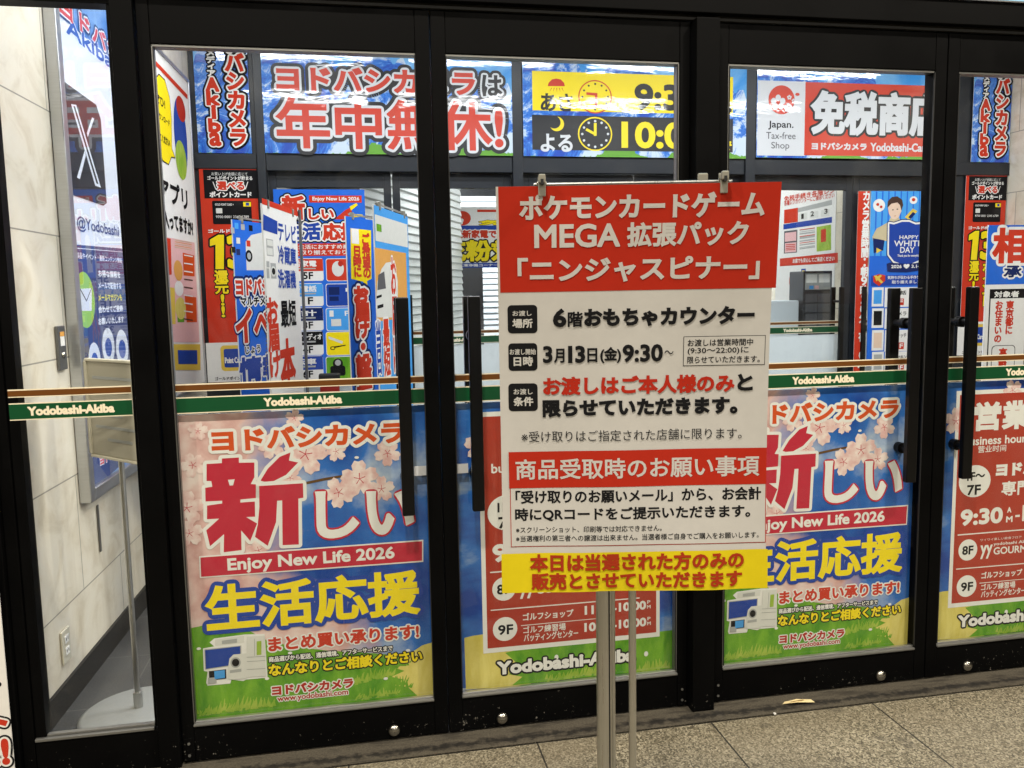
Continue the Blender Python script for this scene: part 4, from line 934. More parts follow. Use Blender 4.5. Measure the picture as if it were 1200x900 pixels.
   ('e',1.788,2.6385,0.0088,0.0082,'paper',4),
   ('e',1.8004,2.5946,0.0088,0.0083,'paper',4),
   ('e',1.7875,2.5501,0.0088,0.0083,'paper',4),
   ('e',1.7527,2.5172,0.0088,0.0083,'paper',4),
   ('e',1.7056,2.5047,0.0088,0.0083,'paper',4),
   ('e',1.6587,2.5159,0.0088,0.0082,'paper',4),
   ('e',1.6247,2.5477,0.0087,0.0082,'paper',4),
   ('e',1.6126,2.5915,0.0087,0.0082,'paper',4),
   ('e',1.6255,2.6357,0.0087,0.0082,'paper',4),
   ('e',1.66,2.6685,0.0087,0.0082,'paper',4),
  ],
 },
 'tax_banner': {
  'emblem_panel': [
   ('r',2.9357,2.4607,3.3208,2.9933,'paper',1,0.0),
   ('e',3.1234,2.8602,0.1041,0.1031,'print_red',2),
   ('e',3.0961,2.8736,0.0212,0.0231,'paper',3),
   ('e',3.132,2.8513,0.0213,0.0231,'paper',4),
   ('e',3.1192,2.8135,0.0213,0.0231,'paper',3),
   ('e',3.0752,2.8125,0.0212,0.0231,'paper',4),
   ('e',3.061,2.8497,0.0212,0.0231,'paper',3),
   ('e',3.1751,2.8248,0.0124,0.0134,'paper',3),
   ('e',3.1961,2.8118,0.0124,0.0134,'paper',4),
   ('e',3.1886,2.7899,0.0124,0.0134,'paper',3),
   ('e',3.1631,2.7893,0.0124,0.0134,'paper',4),
   ('e',3.1547,2.8109,0.0124,0.0134,'paper',3),
   ('e',3.184,2.8893,0.0067,0.0073,'paper',3),
   ('e',3.1954,2.8822,0.0067,0.0073,'paper',4),
   ('e',3.1914,2.8703,0.0067,0.0073,'paper',3),
   ('e',3.1775,2.8699,0.0067,0.0073,'paper',4),
   ('e',3.1729,2.8817,0.0067,0.0073,'paper',3),
   ('e',3.2186,2.8643,0.0059,0.0063,'paper',3),
   ('e',3.2285,2.8582,0.0059,0.0063,'paper',4),
   ('e',3.225,2.8478,0.0059,0.0063,'paper',3),
   ('e',3.2129,2.8475,0.0059,0.0063,'paper',4),
   ('e',3.209,2.8577,0.0059,0.0063,'paper',3),
   ('e',3.2486,2.9015,0.0178,0.011,'print_red',3),
   ('t','Japan.',3.021,2.646,3.2225,2.7102,'ink:.02',3),
   ('t','Tax-free',3.006,2.58,3.2405,2.6291,'appliance_dark:.0',3),
   ('t','Shop',3.048,2.4973,3.1913,2.5588,'appliance_dark:.0',3),
  ],
  'headline_panel': [
   ('r',3.3116,2.4657,4.3639,2.9915,'print_red',1,0.0),
   ('t','免税商店',3.3613,2.6168,4.4496,2.9348,'paper:.045/ink:.1',3),
   ('t','ヨドバシカメラ',3.3704,2.5076,3.8223,2.5606,'paper:.06',3),
   ('t','Yodobashi-Camera',3.8529,2.5014,4.4419,2.5647,'paper:.04',3),
  ],
 },
 'akiba': {
  'lettering': [
   ('v','ヨドバシカメラ',0.2122,0.0365,0.3242,0.8691,'print_red:.06/paper:.15/ink:.28',3),
   ('v','マルチメディア',0.0953,0.4762,0.1479,0.7787,'paper:.05/ink:.22',3),
   ('v','Akiba',0.0785,0.0401,0.1686,0.4709,'print_red:.08/paper:.17/ink:.3',3),
  ],
 },
 'points': {
  'header_panel': [
   ('r',0.0252,1.2132,0.3638,1.3984,'ink',1,0.0),
   ('t','お買い上げ金額に応じて',0.0769,1.3606,0.3039,1.3825,'paper:0',3),
   ('t','ゴールドポイントが貯まる',0.0504,1.332,0.3335,1.3584,'paper:.03',3),
   ('t','選べる',0.1079,1.2668,0.28,1.3246,'print_red:.05/paper:.16',3),
   ('t','ポイントカード',0.0589,1.2202,0.3243,1.2588,'paper:.05',3),
   ('p',[(0.081,1.3206),(0.0863,1.3207),(0.1023,1.2714),(0.097,1.2713)],'paper',2),
   ('p',[(0.3014,1.322),(0.3068,1.322),(0.288,1.2722),(0.2826,1.2722)],'paper',2),
  ],
  'card_picture': [
   ('r',0.0705,1.0461,0.3183,1.1981,'ink',2,0.06),
   ('r',0.093,1.117,0.1325,1.1502,'appliance_white',3,0.1),
   ('r',0.2676,1.1614,0.3165,1.1908,'yellow',3,0.0),
   ('r',0.2836,1.167,0.3043,1.1864,'royal',4,0.0),
   ('t','GOLD POINT CARD +',0.089,1.1668,0.2072,1.1812,'paper:.02',3),
   ('t','9700 0001 2345 6789',0.09,1.0859,0.299,1.1026,'paper:.01',3),
  ],
  'lettering': [
   ('t','ゴールドポイント',0.0367,0.9898,0.3177,1.0154,'paper:.06/deep_red:.1',3),
   ('g',[[(0.0714,0.7555),(0.0803,0.9174),(0.0447,0.9065),(0.0469,0.9454),(0.0996,0.9757),(0.1319,0.9755),(0.12,0.7549)]],'yellow:.01/ink:.06',3),
   ('t','3',0.1476,0.7521,0.267,0.9762,'yellow:.06/ink:.11',6),
   ('t','%',0.2565,0.7473,0.3003,0.7811,'yellow:.05/ink:.14',3),
   ('v','還元!!',0.0623,0.4333,0.1436,0.7439,'yellow:.04/ink:.12',3),
   ('v','ポイント',0.1806,0.3849,0.2626,0.7423,'yellow:.05/ink:.12',3),
  ],
  'card_panel': [
   ('r',-0.0206,0.0011,0.3229,0.2659,'paper',1,0.0),
   ('r',0.0708,0.0738,0.2376,0.2461,'gold',2,0.15),
   ('r',0.0914,0.0977,0.2167,0.2226,'royal',3,0.1),
   ('t','Point Card',0.0955,0.1259,0.2108,0.1661,'paper:.04',4),
   ('t','ゴールドポイントカード',0.0262,0.0132,0.2849,0.0363,'ink:.03',3),
  ],
 },
 'directory': {
  'headline': [
   ('t','新',0.0601,1.1053,0.2128,1.2685,'print_red:.05/paper:.1/ink:.16',3),
   ('t','しい',0.2333,1.1068,0.402,1.1806,'print_red:.06/paper:.18/ink:.3',3),
   ('r',0.2415,1.2197,0.5899,1.2671,'print_red',2,0.0),
   ('t','Enjoy New Life 2026',0.2628,1.2263,0.5736,1.258,'paper:.03',3),
   ('p',[(0.4009,1.1086),(0.4797,1.1717),(0.5164,1.1897),(0.5314,1.1084)],'print_red',2),
   ('p',[(0.5076,1.1942),(0.5536,1.2168),(0.5621,1.2033),(0.5156,1.1672)],'yellow',3),
   ('p',[(0.5328,1.1446),(0.5914,1.14),(0.5909,1.1264),(0.5319,1.122)],'yellow',3),
   ('t','生活',0.0749,0.9693,0.3097,1.0884,'royal:.05/paper:.13/ink:.2',3),
   ('t','応援',0.3182,0.966,0.5654,1.0861,'print_red:.05/paper:.13/ink:.2',3),
  ],
  'lettering': [
   ('r',0.0156,0.8637,0.5881,0.9486,'print_red',1,0.0),
   ('t','新しい生活におすすめ商品を',0.0312,0.91,0.573,0.9414,'paper:.02',3),
   ('t','豊富に取り揃えております',0.0295,0.8728,0.5716,0.9043,'paper:.02',3),
  ],
  'floor_tile': [
   ('r',0.0192,0.6967,0.3156,0.8493,'paper',1,0.1),
   ('r',0.0229,0.7626,0.3144,0.8453,'print_red',2,0.0),
   ('t','生活家電',0.0593,0.7921,0.2723,0.835,'paper:.035',3),
   ('r',0.069,0.7762,0.2651,0.7844,'appliance_grey',3,0.0),
   ('t','5F',0.1787,0.7083,0.2463,0.7571,'ink:.04',3),
   ('r',0.0452,0.7423,0.1398,0.7522,'appliance_grey',2,0.0),
   ('r',0.0442,0.7225,0.1277,0.7322,'appliance_grey',2,0.0),
  ],
  'product_tile': [
   ('r',0.3332,0.6927,0.576,0.8461,'paper',1,0.1),
   ('r',0.337,0.6968,0.5721,0.842,'print_red',2,0.1),
   ('e',0.4127,0.7761,0.04,0.0519,'appliance_white',3),
   ('e',0.4312,0.8105,0.0171,0.0196,'deep_red',4),
  ],
  'floor_tile#1': [
   ('r',0.0112,0.526,0.3084,0.6813,'paper',1,0.1),
   ('r',0.0149,0.5924,0.3072,0.6772,'sky_blue',2,0.0),
   ('t','携帯電話',0.0514,0.6229,0.2651,0.666,'paper:.035',3),
   ('r',0.0611,0.6064,0.2578,0.6157,'appliance_grey',3,0.0),
   ('t','1F',0.1711,0.5383,0.2389,0.5874,'ink:.04',3),
   ('r',0.0372,0.5729,0.1321,0.5834,'appliance_grey',2,0.0),
   ('r',0.0363,0.553,0.12,0.5633,'appliance_grey',2,0.0),
  ],
  'product_tile#1': [
   ('r',0.3261,0.5206,0.5695,0.6763,'paper',1,0.1),
   ('r',0.3299,0.5248,0.5656,0.6722,'royal',2,0.1),
   ('r',0.345,0.5994,0.4171,0.6529,'navy',3,0.0),
   ('r',0.3481,0.5588,0.4097,0.5891,'navy',3,0.0),
   ('r',0.459,0.6204,0.5444,0.6451,'paper',3,0.0),
  ],
  'floor_tile#2': [
   ('r',0.0034,0.3601,0.3014,0.518,'paper',1,0.1),
   ('r',0.0071,0.4269,0.3002,0.5139,'navy',2,0.0),
   ('t','時計',0.0437,0.4584,0.258,0.5018,'paper:.035',3),
   ('r',0.0535,0.4413,0.2507,0.4517,'appliance_grey',3,0.0),
   ('t','3F',0.1638,0.3731,0.2318,0.4225,'ink:.04',3),
   ('r',0.0295,0.4083,0.1247,0.4193,'appliance_grey',2,0.0),
   ('r',0.0286,0.3883,0.1125,0.3991,'appliance_grey',2,0.0),
  ],
  'product_tile#2': [
   ('r',0.3192,0.3533,0.5633,0.5113,'paper',1,0.1),
   ('r',0.323,0.3575,0.5594,0.5071,'sky_blue',2,0.1),
   ('r',0.3441,0.4519,0.371,0.4933,'paper',3,0.0),
   ('r',0.3531,0.3863,0.42,0.4348,'appliance_white',3,0.0),
   ('t','PC',0.4465,0.4551,0.5272,0.4901,'paper:.03',3),
  ],
  'floor_tile#3': [
   ('r',-0.0042,0.1921,0.2944,0.3566,'paper',1,0.1),
   ('r',-0.0005,0.2611,0.2933,0.3524,'ink',2,0.0),
   ('t','テレビ・オーディオ',0.0081,0.2958,0.2852,0.3394,'paper:.035',3),
   ('r',0.046,0.2781,0.2437,0.2896,'appliance_grey',3,0.0),
   ('t','4F',0.1564,0.2057,0.2245,0.2554,'ink:.04',3),
   ('r',0.0217,0.2415,0.1171,0.2531,'appliance_grey',2,0.0),
   ('r',0.0208,0.2214,0.1049,0.2328,'appliance_grey',2,0.0),
  ],
  'product_tile#3': [
   ('r',0.3124,0.1838,0.557,0.3482,'paper',1,0.1),
   ('r',0.3162,0.188,0.5531,0.344,'yellow',2,0.1),
   ('p',[(0.3312,0.3184),(0.4274,0.2804),(0.4209,0.263),(0.3304,0.3008)],'appliance_white',3),
   ('e',0.3564,0.2355,0.0172,0.0129,'ink',3),
   ('e',0.3564,0.2355,0.0115,0.0076,'yellow',4),
   ('p',[(0.3627,0.247),(0.4437,0.2564),(0.4435,0.2505),(0.3622,0.2353)],'ink',3),
  ],
  'floor_tile#4': [
   ('r',-0.0122,0.0224,0.2873,0.1884,'paper',1,0.1),
   ('r',-0.0085,0.0914,0.2861,0.1842,'royal',2,0.0),
   ('t','自転車',0.0283,0.1265,0.2437,0.1704,'paper:.035',3),
   ('r',0.0381,0.1081,0.2364,0.1208,'appliance_grey',3,0.0),
   ('t','6F',0.1489,0.0367,0.2172,0.0866,'ink:.04',3),
   ('r',0.0139,0.0731,0.1095,0.0853,'appliance_grey',2,0.0),
   ('r',0.0129,0.053,0.0973,0.0649,'appliance_grey',2,0.0),
  ],
  'product_tile#4': [
   ('r',0.3053,0.0126,0.5506,0.1782,'paper',1,0.1),
   ('r',0.3091,0.017,0.5467,0.174,'print_green',2,0.1),
   ('r',0.3341,0.0437,0.4354,0.1124,'ink',3,0.2),
   ('e',0.3867,0.1283,0.0346,0.0354,'ink',3),
   ('e',0.3869,0.1342,0.0202,0.0207,'appliance_grey',4),
  ],
 },
 'whiteday': {
  'picture': [
   ('r',-0.0296,0.8226,0.0099,1.3124,'sky_blue',1,0.0),
   ('r',0.0224,0.8221,0.0623,1.3127,'sky_blue',1,0.0),
   ('r',0.0744,0.8215,0.115,1.3129,'sky_blue',1,0.0),
   ('r',0.1266,0.821,0.1678,1.3131,'sky_blue',1,0.0),
   ('r',0.179,0.8205,0.2207,1.3133,'sky_blue',1,0.0),
   ('r',0.2316,0.82,0.2738,1.3135,'sky_blue',1,0.0),
   ('r',0.2842,0.8194,0.3271,1.3137,'sky_blue',1,0.0),
   ('r',0.3371,0.8189,0.3805,1.314,'sky_blue',1,0.0),
   ('r',0.3901,0.8184,0.4341,1.3142,'sky_blue',1,0.0),
   ('p',[(-0.0098,0.9681),(0.0226,1.0293),(0.1245,1.0802),(0.1461,1.1211),(0.204,1.121),(0.2405,1.0748),(0.3578,1.059),(0.3803,0.9348),(-0.003,0.9373)],'khaki',2),
   ('p',[(0.1147,1.1926),(0.1246,1.1415),(0.1525,1.1057),(0.1816,1.0985),(0.21,1.1159),(0.2314,1.1619),(0.2295,1.2131),(0.165,1.2385),(0.1219,1.2181)],'print_skin',3),
   ('p',[(0.1092,1.1875),(0.1131,1.2384),(0.1466,1.269),(0.1925,1.2742),(0.234,1.2489),(0.2448,1.208),(0.2312,1.1671),(0.2181,1.208),(0.1942,1.2284),(0.1426,1.2181),(0.1226,1.1977)],'print_brown',4),
   ('e',0.1581,1.1722,0.0073,0.0039,'ink',4),
   ('e',0.1961,1.1773,0.0073,0.0039,'ink',4),
   ('p',[(0.1668,1.1262),(0.1898,1.1292),(0.1784,1.1231)],'deep_red',4),
   ('e',0.0396,1.2057,0.0508,0.0481,'paper',2),
   ('e',0.0279,1.2128,0.013,0.0116,'print_red',3),
   ('e',0.0572,1.1946,0.0116,0.0103,'print_red',3),
   ('e',0.3328,1.246,0.0331,0.0291,'paper',2),
   ('e',0.3327,1.2491,0.0147,0.0129,'print_red',3),
   ('p',[(0.2622,1.1158),(0.3295,1.1825),(0.3712,1.1619),(0.3038,1.0952)],'gold',2),
   ('p',[(0.2913,1.1157),(0.3305,1.1568),(0.3544,1.1434),(0.3152,1.1023)],'navy',3),
   ('p',[(-0.0037,0.9578),(0.0947,0.9418),(0.0859,0.8647),(0.0058,0.8448)],'navy',3),
   ('p',[(0.0275,0.8858),(0.0743,0.8648),(0.0289,0.8426)],'gold',4),
  ],
  'shield': [
   ('g',[[(0.1307,1.0679),(0.1714,1.0616),(0.2403,1.0819),(0.2985,1.0818),(0.3577,1.061),(0.4278,1.067),(0.4343,0.8513),(0.3923,0.784),(0.2882,0.7436),(0.1817,0.7811),(0.1356,0.8333)]],'royal:0/paper:.04/navy:.06',4),
   ('t','HAPPY',0.2215,0.9487,0.3851,0.9781,'paper:.02',7),
   ('t','WHITE',0.1767,0.8938,0.4168,0.9382,'paper:.02',7),
   ('t','DAY',0.2309,0.8448,0.3537,0.8893,'paper:.02',7),
   ('t','Thank you for everything!',0.2093,0.809,0.4132,0.8319,'paper:.02',7),
   ('p',[(0.1185,0.7611),(0.1471,0.7712),(0.2876,0.7592),(0.4165,0.7681),(0.4425,0.7103),(0.29,0.6946),(0.1556,0.6985),(0.1263,0.704)],'navy',8),
   ('t','2026 ♥ 3.14',0.1576,0.7217,0.409,0.7579,'paper:.03',9),
  ],
  'lettering': [
   ('r',-0.0085,0.5931,0.4748,0.6729,'royal',2,0.0),
   ('t','気持ちが伝わる手作りに',0.131,0.6424,0.4349,0.6688,'paper:.02',3),
   ('t','取り揃えました',0.1691,0.6072,0.4214,0.6337,'paper:.02',3),
   ('p',[(0.0059,0.6697),(0.0574,0.6845),(0.1099,0.6734),(0.1114,0.6318),(0.0606,0.5911),(0.0109,0.623)],'print_red',3),
   ('p',[(0.0237,0.6539),(0.0692,0.6792),(0.0811,0.6686),(0.0362,0.6278)],'gold',4),
   ('p',[(0.0117,0.6696),(0.0346,0.6745),(0.0943,0.6217),(0.0773,0.6116)],'gold',5),
  ],
  'floor_tile': [
   ('r',0.0018,0.4344,0.1021,0.5811,'paper',1,0.0),
   ('r',0.0171,0.4546,0.0867,0.5612,'sky_blue',2,0.0),
   ('r',0.1118,0.4268,0.4667,0.5793,'paper',1,0.0),
   ('t','電話',0.1906,0.5209,0.298,0.5539,'ink:.02',3),
   ('r',0.1885,0.4407,0.2794,0.4922,'print_red',2,0.0),
   ('t','1F',0.2043,0.4478,0.271,0.4843,'paper:.04',3),
  ],
  'floor_tile#1': [
   ('r',0.0072,0.2686,0.1079,0.4199,'paper',1,0.0),
   ('r',0.0225,0.2889,0.0924,0.3998,'ink',2,0.0),
   ('r',0.1174,0.2593,0.4737,0.4176,'paper',1,0.0),
   ('t','カメラ',0.1965,0.3582,0.3043,0.3915,'ink:.02',3),
   ('r',0.1946,0.2741,0.2857,0.3263,'print_red',2,0.0),
   ('t','2F',0.2104,0.2815,0.2773,0.3182,'paper:.04',3),
  ],
  'floor_tile#2': [
   ('r',0.0128,0.0918,0.1141,0.2512,'paper',1,0.0),
   ('r',0.0281,0.1123,0.0985,0.2309,'print_skin',2,0.0),
   ('r',0.1234,0.0805,0.4811,0.2483,'paper',1,0.0),
   ('t','ウォッチ',0.2027,0.188,0.3108,0.2214,'ink:.02',3),
   ('r',0.201,0.0964,0.2925,0.1494,'print_red',2,0.0),
   ('t','3F',0.2169,0.104,0.284,0.141,'paper:.04',3),
  ],
  'floor_tile#3': [
   ('r',0.0184,-0.0794,0.12,0.0814,'paper',1,0.0),
   ('r',0.0338,-0.0587,0.1044,0.0609,'appliance_grey',2,0.0),
   ('r',0.1294,-0.0925,0.4882,0.0779,'paper',1,0.0),
   ('t','イヤホン',0.2089,0.0166,0.3174,0.0503,'ink:.02',3),
   ('r',0.2073,-0.0756,0.299,-0.0219,'print_red',2,0.0),
   ('t','4F',0.2231,-0.0678,0.2906,-0.0306,'paper:.04',3),
  ],
 },
 'strip': {
  'lettering': [
   ('v','カメラ営業時間:朝9時30分〜夜10時',0.0131,-0.0475,0.0757,1.3128,'paper:.05',3),
  ],
 },
 'consult': {
  'headline_panel': [
   ('r',0.7146,1.49,1.5847,1.831,'blue',1,0.0),
   ('t','相談',0.7493,1.6146,1.2334,1.8278,'print_red:.05/paper:.13',3),
   ('t','承ります',0.8333,1.53,1.3342,1.6018,'navy:.05/paper:.2',3),
  ],
  'lettering': [
   ('r',0.7453,0.9332,1.005,1.4625,'ink',1,0.0),
   ('r',0.7529,0.9333,1.0002,1.4063,'paper',2,0.0),
   ('t','対象者',0.7761,1.4116,0.9468,1.45,'paper:.04',3),
   ('v','東京都に',0.863,1.1872,0.9133,1.3909,'print_red:.05',3),
   ('v','お住まいの',0.7886,1.1377,0.8387,1.3922,'print_red:.05',3),
   ('r',0.7746,0.9356,0.939,1.1232,'ink',3,0.15),
   ('r',0.779,0.9357,0.9348,1.1195,'paper',4,0.15),
   ('v','高齢',0.8275,0.9804,0.8809,1.1054,'print_red:.05',5),
  ],
 },
 'case': {
  'banner_lettering': [
   ('t','ヨドバシ',0.8705,2.5895,1.5918,2.6704,'print_red:.06/paper:.14/navy:.25',3),
   ('t','Akiba',0.9285,2.5325,1.4758,2.5985,'royal:.05/paper:.13',3),
  ],
  'social_card': [
   ('p',[(0.8629,2.3347),(1.2212,2.325),(1.2684,2.2737),(1.2694,1.9175),(1.2215,1.9016),(0.8746,1.9054),(0.8533,1.9323)],'ink',2),
   ('p',[(0.9207,2.2625),(0.977,2.2715),(1.2047,1.9756),(1.1347,1.9754)],'paper',3),
   ('p',[(0.9435,2.2596),(0.9623,2.2624),(1.1748,1.9862),(1.1497,1.9872)],'ink',4),
   ('p',[(1.1554,2.2594),(1.1824,2.2599),(1.0852,2.1649),(1.0765,2.1805)],'paper',3),
   ('p',[(1.0374,2.1054),(1.0471,2.0865),(0.9576,1.9787),(0.9265,1.9812)],'paper',3),
  ],
  'lettering': [
   ('t','@Yodobashi',0.8902,1.7687,1.4068,1.8303,'navy:.02',3),
  ],
  'mail_panel': [
   ('p',[(0.8028,1.7129),(1.4513,1.7299),(1.6074,1.3737),(1.4999,0.7873),(0.8143,0.729),(0.8104,0.9146),(0.8243,1.3902)],'navy',1),
   ('t','新製品やイベント・最新コンテンツ情報',0.8208,1.6609,1.4216,1.686,'paper:.03',3),
   ('p',[(0.816,1.7009),(1.4436,1.7156),(1.443,1.7128),(0.8154,1.698)],'paper',2),
   ('e',0.9166,1.4975,0.1107,0.1129,'print_lime',2),
   ('p',[(0.8637,1.5415),(1.0016,1.5454),(0.982,1.4524),(0.8623,1.4548)],'paper',3),
   ('p',[(0.8637,1.5415),(0.9287,1.4901),(1.0016,1.5454),(0.9965,1.5467),(0.9303,1.4974),(0.8693,1.5445)],'ink',4),
   ('t','お得な情報を',1.0931,1.5933,1.3849,1.6231,'paper:.05',3),
   ('t','メールで配信する',1.0828,1.5426,1.3863,1.5724,'paper:.05',3),
   ('t','メールマガジンも',1.0725,1.4919,1.3878,1.5217,'yellow:.05',3),
   ('t','合わせてご登録',1.0622,1.4412,1.3892,1.4709,'paper:.05',3),
   ('t','お願いいたします',1.052,1.3904,1.3907,1.4201,'paper:.05',3),
   ('e',0.9763,1.2465,0.0714,0.0766,'paper',2),
   ('e',0.9756,1.2431,0.0404,0.0382,'royal',3),
   ('e',1.1574,1.2952,0.079,0.0806,'paper',2),
   ('e',1.1566,1.2915,0.0447,0.0402,'royal',3),
   ('e',1.3414,1.2759,0.0873,0.0846,'paper',2),
   ('e',1.3406,1.2721,0.0494,0.0423,'royal',3),
   ('t','ヨドバシ',0.9496,0.8122,1.1927,0.8515,'print_red:.06/paper:.16',3),
  ],
 },
 'app_poster': {
  'lettering': [
   ('p',[(2.2315,2.7856),(2.9916,2.7704),(2.9837,2.7397),(2.2252,2.7593)],'print_red',2),
   ('g',[[(2.2107,2.6666),(2.3186,2.7233),(2.437,2.7218),(2.5224,2.6474),(2.5369,2.5334),(2.5017,2.3558),(2.5616,2.317),(2.4818,2.3098),(2.4055,2.2556),(2.2848,2.258),(2.2075,2.3065),(2.2002,2.4655)]],'yellow:0/ink:.015',2),
   ('t','ぜひ!',2.208,2.5568,2.405,2.6098,'ink:.04',4),
   ('t','ダウンロード',2.2131,2.4756,2.4867,2.5146,'ink:.04',4),
   ('t','してください!',2.2093,2.3576,2.4656,2.4012,'ink:.04',4),
   ('e',2.7434,2.4635,0.1592,0.2335,'royal',2),
   ('e',2.7178,2.3249,0.1349,0.1157,'print_lime',3),
   ('e',2.7881,2.6401,0.1142,0.0747,'deep_red',3),
   ('t','アプリ',2.1694,2.0347,2.8191,2.1643,'ink:.05',3),
   ('t','入ってますか?',2.2238,1.883,2.925,1.9842,'ink:.05',3),
  ],
  'picture': [
   ('p',[(2.2222,1.836),(2.9448,1.8467),(2.9182,1.2131),(2.2072,1.2538)],'print_pink',1),
   ('p',[(2.6386,1.7573),(2.8671,1.7591),(2.8652,1.7516),(2.6368,1.7501)],'paper',4),
   ('p',[(2.6264,1.7093),(2.8541,1.709),(2.8521,1.7015),(2.6246,1.7022)],'paper',4),
   ('p',[(2.6142,1.6615),(2.841,1.659),(2.8391,1.6516),(2.6124,1.6543)],'paper',4),
   ('p',[(2.6021,1.6138),(2.828,1.6092),(2.8261,1.6018),(2.6003,1.6067)],'print_brown',4),
   ('p',[(2.59,1.5662),(2.8151,1.5595),(2.8131,1.5521),(2.5882,1.5591)],'print_brown',4),
   ('p',[(2.5779,1.5188),(2.8021,1.51),(2.8002,1.5025),(2.5761,1.5117)],'paper',4),
   ('p',[(2.5658,1.4714),(2.7892,1.4605),(2.7873,1.4531),(2.564,1.4644)],'paper',4),
   ('p',[(2.5538,1.4242),(2.7764,1.4113),(2.7744,1.4039),(2.552,1.4172)],'paper',4),
   ('p',[(2.5418,1.3772),(2.7635,1.3621),(2.7616,1.3548),(2.5401,1.3701)],'print_brown',4),
   ('p',[(2.4392,1.8335),(2.8617,1.8417),(2.8607,1.838),(2.4383,1.83)],'khaki',3),
   ('p',[(2.4366,1.8231),(2.8588,1.8305),(2.8578,1.8267),(2.4357,1.8196)],'print_orange',3),
   ('p',[(2.434,1.8127),(2.8558,1.8192),(2.8549,1.8154),(2.4331,1.8093)],'khaki',3),
   ('p',[(2.4314,1.8024),(2.8529,1.8079),(2.8519,1.8042),(2.4306,1.7989)],'print_orange',3),
   ('p',[(2.4288,1.792),(2.85,1.7967),(2.849,1.7929),(2.428,1.7885)],'khaki',3),
   ('e',2.4785,1.6578,0.1033,0.0599,'print_orange',3),
   ('e',2.4711,1.5536,0.1032,0.0448,'paper',3),
   ('e',2.4797,1.4373,0.1251,0.0648,'print_straw',3),
   ('p',[(2.2209,1.8305),(2.3497,1.8334),(2.3219,1.6311),(2.2208,1.6233)],'print_red',2),
   ('p',[(2.2315,1.5631),(2.3695,1.553),(2.3413,1.3488),(2.2315,1.3528)],'gold',2),
   ('p',[(2.6117,1.7679),(2.912,1.7636),(2.8883,1.6315),(2.6017,1.6316)],'vermilion',2),
   ('p',[(2.5962,1.5128),(2.898,1.4997),(2.8788,1.3422),(2.6049,1.3514)],'vermilion',2),
   ('p',[(2.3888,1.4846),(2.5609,1.4715),(2.5456,1.3534),(2.3895,1.3586)],'print_green',2),
   ('p',[(2.2691,1.239),(2.9318,1.1995),(2.8994,1.0348),(2.2552,1.0932)],'gold',2),
   ('p',[(2.3497,1.1998),(2.8326,1.1675),(2.8206,1.08),(2.3435,1.1198)],'royal',3),
  ],
 },
 'stand_white': {
  'lettering': [
   ('r',-0.0007,1.9429,0.6489,1.9161,'print_red',1,0.0),
   ('p',[(0.0089,1.8712),(0.2349,1.858),(0.2238,1.7935),(-0.0032,1.8)],'royal',1),
   ('t','テレビ',0.2327,1.7661,0.5673,1.8603,'royal:.03',3),
   ('t','冷蔵庫',0.2137,1.6521,0.5461,1.746,'royal:.03',3),
   ('t','洗濯機',0.1943,1.5356,0.5245,1.6292,'royal:.03',3),
   ('t','最短',0.2127,1.3434,0.4948,1.4797,'ink:.03',3),
   ('v','お届け',-0.0122,1.115,0.1676,1.4938,'print_red:.04',3),
   ('t','本',0.1609,1.0448,0.4394,1.2893,'print_red:.05',3),
   ('r',0.0342,1.6856,0.1433,1.764,'appliance_grey',1,0.0),
   ('r',0.0467,1.7333,0.1375,1.7596,'appliance_white',2,0.0),
   ('r',0.0405,1.6904,0.1301,1.7229,'appliance_white',2,0.0),
   ('r',0.0169,1.5799,0.0608,1.6622,'appliance_white',1,0.0),
   ('r',0.0209,1.6325,0.0653,1.6598,'appliance_grey',2,0.0),
   ('r',0.0153,1.5824,0.0567,1.6272,'appliance_grey',2,0.0),
   ('r',0.0825,1.5816,0.1727,1.6541,'appliance_grey',1,0.0),
   ('e',0.1266,1.6156,0.0426,0.0241,'appliance_white',2),
   ('e',0.1266,1.6156,0.0283,0.0161,'ink',3),
   ('r',-0.0149,1.492,0.0011,1.5012,'appliance_dark',1,0.0),
   ('r',-0.0178,1.4751,-0.0018,1.4843,'appliance_dark',1,0.0),
   ('r',-0.0206,1.4582,-0.0047,1.4675,'appliance_dark',1,0.0),
   ('r',-0.0235,1.4413,-0.0076,1.4507,'appliance_dark',1,0.0),
   ('r',-0.0264,1.4244,-0.0104,1.4339,'appliance_dark',1,0.0),
   ('r',-0.0292,1.4076,-0.0133,1.4171,'appliance_dark',1,0.0),
   ('r',-0.0321,1.3907,-0.0162,1.4003,'appliance_dark',1,0.0),
   ('r',-0.0349,1.3739,-0.0191,1.3836,'appliance_dark',1,0.0),
   ('r',-0.0378,1.357,-0.0219,1.3668,'appliance_dark',1,0.0),
   ('r',-0.0406,1.3402,-0.0248,1.35,'appliance_dark',1,0.0),
   ('r',-0.0435,1.3234,-0.0277,1.3333,'appliance_dark',1,0.0),
   ('r',-0.0463,1.3066,-0.0305,1.3165,'appliance_dark',1,0.0),
   ('r',-0.0492,1.2898,-0.0334,1.2998,'appliance_dark',1,0.0),
   ('r',-0.052,1.273,-0.0363,1.2831,'appliance_dark',1,0.0),
   ('r',-0.0549,1.2562,-0.0391,1.2664,'appliance_dark',1,0.0),
   ('r',-0.0577,1.2394,-0.042,1.2497,'appliance_dark',1,0.0),
   ('r',-0.0606,1.2226,-0.0448,1.233,'appliance_dark',1,0.0),
   ('r',-0.0634,1.2059,-0.0477,1.2163,'appliance_dark',1,0.0),
   ('r',-0.0662,1.1891,-0.0505,1.1996,'appliance_dark',1,0.0),
   ('r',-0.0691,1.1724,-0.0534,1.1829,'appliance_dark',1,0.0),
   ('r',-0.0719,1.1557,-0.0562,1.1663,'appliance_dark',1,0.0),
